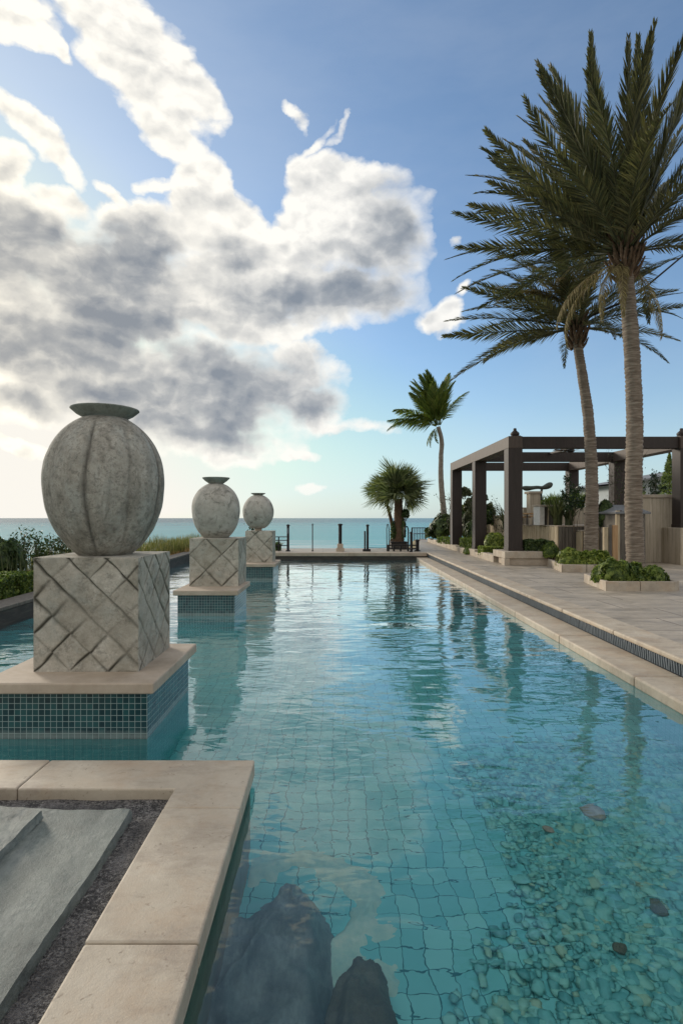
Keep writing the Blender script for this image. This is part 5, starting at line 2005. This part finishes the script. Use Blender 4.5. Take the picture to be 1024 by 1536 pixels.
for (x, zt) in [(1.66, 1.385), (2.3, 1.472), (3.25, 1.432)]:
    secs.append([(cx0 + x, cyc - .63, cz0 + zt - .03), (cx0 + x, cyc - .5, cz0 + zt + .012), (cx0 + x, cyc + .5, cz0 + zt + .012), (cx0 + x, cyc + .63, cz0 + zt - .03)])
lofted(m, secs)
m.build('roof', MAT['carpaint'], t_)
for x in (.85, 3.5):
    for s_ in (-1, 1):
        m = MB()
        m.tube([(cx0 + x, cyc + s_ * .68, cz0 + .32), (cx0 + x, cyc + s_ * .9, cz0 + .32)], .32, 20)
        w_ = m.build('wheel', MAT['rubber'], t_)
        m = MB()
        m.tube([(cx0 + x, cyc + s_ * .9, cz0 + .32), (cx0 + x, cyc + s_ * .915, cz0 + .32)], .19, 14)
        m.build('rim', MAT['slat'], w_)

# ================================================================== FAR END OF THE POOL
def endpost(label, px, y, zt, r, extra=None):
    p = at(px, 0, y)
    t_ = thing('iron_post', label, 'post', (p.x, y, DZ), group='dark posts along the far end of the pool')
    m = MB()
    m.tube([(p.x, y, DZ), (p.x, y, zt)], r, 10)
    m.build('shaft', MAT['iron'], t_, True)
    m = MB()
    m.lathe([(r * 1.9, 0), (r * 1.9, .02), (r * 1.2, .05)], 14, (p.x, y, DZ))
    m.build('foot_plate', MAT['iron'], t_)
    m = MB()
    m.lathe([(r, 0), (r * 1.5, .02), (r * 1.2, .06), (.001, .08)], 12, (p.x, y, zt))
    m.build('cap', MAT['iron'], t_, True)
    return t_, p


yE = 22.5
t_, p = endpost('leftmost thick dark post at the far end, with a glassy lamp head', 432, yE, 1.30, .055)
m = MB()
m.box(p.x - .035, yE - .068, 1.0, p.x + .035, yE - .052, 1.22)
m.build('lamp_glass', MAT['slat'], t_)
endpost('thinnest dark post, second from left at the far end', 468.6, yE, 1.33, .022)
t_, p = endpost('third dark post from the left, rising from a stone base', 510, yE, 1.33, .075)
m = MB()
m.box(p.x - .17, yE - .17, DZ, p.x + .17, yE + .17, .40)
m.box(p.x - .12, yE - .12, .40, p.x + .12, yE + .12, .58)
m.build('stone_base', MAT['cap'], t_, bevel=.012)
t_, p = endpost('double dark post, closest to the left of the fan palm', 551, yE, 1.30, .05)
m = MB()
m.tube([(p.x - .11, yE, DZ), (p.x - .11, yE, 1.1)], .035, 8)
m.build('side_rail', MAT['iron'], t_, True)
m = MB()
m.box(p.x - .2, yE - .12, DZ, p.x + .12, yE + .12, DZ + .09)
m.build('base_block', MAT['iron'], t_, bevel=.01)
endpost('short dark post standing on the terrace right of the fan palm', 616, 21.75, 1.02, .04)
endpost('stubby dark post at the right end of the low railing', 625.5, yE, .68, .075)


def rail(label, xa, xb, y, zs, r=.014, drop=0, name='railing', posts=()):
    t_ = thing(name, label, 'railing', ((xa + xb) / 2, y, DZ))
    for z in zs:
        m = MB()
        m.tube([(xa, y, z), ((xa + xb) / 2, y, z - drop), (xb, y, z)], r, 6)
        m.build('rail_bar', MAT['iron'], t_, True)
    for x in posts:
        m = MB()
        m.tube([(x, y, DZ), (x, y, max(zs))], r * 1.4, 6)
        m.build('rail_post', MAT['iron'], t_, True)
    return t_


X = lambda px, y=yE: at(px, 0, y).x
rail('low dark railing left of the first post, in front of the small plant', X(402), X(431), yE, [.86, .72, .5], .02, 0, posts=(X(405), X(418)))
rail('thin low cable between the double post and the fan palm', X(553), X(586), yE, [.42], .010, .02)
rail('low dark railing around the foot of the fan palm', X(580), X(626), yE - .1, [.52, .38], .03, 0, posts=(X(581), X(590), X(600), X(611)))
o = agave('small_plant', 'small dark plant behind the low railing beside the farthest pedestal', (X(415), 22.9, DZ), 90, .5, 60, MAT['dark_leaf'])
t_ = thing('hoop_handrail', 'curved dark hoop handrail right of the fan palm', 'handrail', (X(613), yE, DZ))
m = MB()
m.tube([(X(612), yE, DZ), (X(612), yE, 1.15), (X(610.5), yE, 1.28), (X(607.5), yE, 1.30), (X(606), yE, 1.18), (X(606), yE, .9)], .028, 8)
m.build('hoop', MAT['iron'], t_, True)
m = MB()
m.tube([(X(617.5), yE, DZ), (X(617.5), yE, 1.24)], .03, 8)
m.build('upright', MAT['iron'], t_, True)
t_ = thing('hoop_handrail', 'thin dark hoop rail left of the fan palm trunk', 'handrail', (X(581), yE, DZ))
m = MB()
m.tube([(X(580), yE, DZ), (X(579.5), yE, 1.2), (X(580.5), yE, 1.38), (X(582), yE, 1.38), (X(583), yE, 1.2), (X(583.5), yE, DZ)], .018, 8)
m.build('hoop', MAT['iron'], t_, True)

t_ = thing('palm_tub', 'dark rectangular tub at the foot of the fan palm', 'planter', (X(598), 24.2, DZ))
m = MB()
xa, xb = at(585, 0, 24.2).x, at(609, 0, 24.2).x
m.box(xa, 23.8, DZ, xb, 24.55, .55)
m.build('tub_body', MAT['darkwood'], t_, bevel=.015)
m = MB()
m.box(xa - .03, 23.77, .55, xb + .03, 24.58, .60)
m.build('tub_rim', MAT['iron'], t_, bevel=.008)
bush('creeper', 'leafy creeper hanging round the fan palm trunk', 'climbing plant', [((at(603, 0, 24.2).x, 24.15, 1.0), (.14, .16, .6)), ((at(607, 0, 24.2).x, 24.1, 1.75), (.16, .14, .25)), ((at(590, 0, 24.2).x, 24.15, .9), (.12, .16, .5))], MAT['dark_leaf'], 1500, .055, 61, lump=.3)

# blue slatted bench far beyond
t_ = thing('blue_bench', 'small blue slatted bench on the path beyond the fan palm', 'bench', (5.2, 36, DZ))
yb = 35.0
xa, xb = at(618, 0, yb).x, at(637, 0, yb).x
for k in range(9):
    m = MB()
    x = xa + (xb - xa) * k / 8
    m.box(x - .02, yb - .02, .22, x + .02, yb + .02, .98)
    m.build('baluster', MAT['bluepaint'], t_)
m = MB()
m.box(xa - .04, yb - .035, .98, xb + .04, yb + .035, 1.04)
m.build('top_rail', MAT['bluepaint'], t_)
m = MB()
m.box(xa, yb - .5, .62, xb, yb - .03, .67)
m.build('seat', MAT['bluepaint'], t_)
for x in (xa + .03, xb - .03):
    m = MB()
    m.box(x - .03, yb - .48, .2, x + .03, yb - .42, .62)
    m.build('leg', MAT['bluepaint'], t_)

# ================================================================== LEFT BANK
def gz(x, y):
    z = .22 - .17 * max(-7.0 - x, 0)
    return z


hedge('clipped_hedge', 'low clipped green hedge behind the timber wall at the far left', -7.6, 8.0, .15, -5.55, 10.4, .62, MAT['hedge'], 3200, .03, 70, .06)
bush('broadleaf_shrub', 'dark shrub poking up behind the clipped hedge at the left edge', 'shrub', [((-6.9, 11.3, .75), (.40, .4, .45)), ((-7.3, 11.6, .6), (.5, .5, .35))], MAT['dark_leaf'], 2000, .045, 71, lump=.3)
twiggy('leafy_shrub', 'airy shrub with small leaves just left of the nearest pedestal', 'shrub', (-6.7, 12.0, .2), 1.05, 12, 72, MAT['hedge'], .35, leafn=1300, ls=.035)
twiggy('leafy_shrub', 'second airy shrub, nearest the urn on the left', 'shrub', (-6.2, 12.6, .2), .95, 10, 73, MAT['olive'], .4, leafn=900, ls=.035)
blades('reeds', 'thin reeds rising behind the clipped hedge against the sea', 'reeds', -8.2, -5.9, 10.4, 13.0, lambda x, y: gz(x, y) - .02, .95, 420, MAT['olive'], .006, .3, 74, 'stuff')
blades('dune_grass', 'green dune grass along the bank left of the pool', 'grass', -7.2, -5.95, 13, 25.5, lambda x, y: .2, .68, 5200, MAT['grass'], .010, .4, 75, 'stuff')
blades('dry_grass', 'orange brown dry grass at the foot of the green dune grass', 'grass', -7.4, -5.8, 9, 25.5, lambda x, y: .2, .26, 5200, MAT['drygrass'], .010, .7, 76, 'stuff')
blades('bank_ground_cover', 'mixed low growth covering the bank down to the sea', 'ground cover', -14, -7.0, 4, 26, lambda x, y: gz(x, y) - .03, .30, 9000, MAT['grass'], .012, .6, 77, 'stuff')
twiggy('leafy_shrub', 'small shrub growing between the middle and farthest pedestals', 'shrub', (-3.4, 22.8, DZ), 1.0, 9, 78, MAT['olive'], .22, leafn=700, ls=.04)
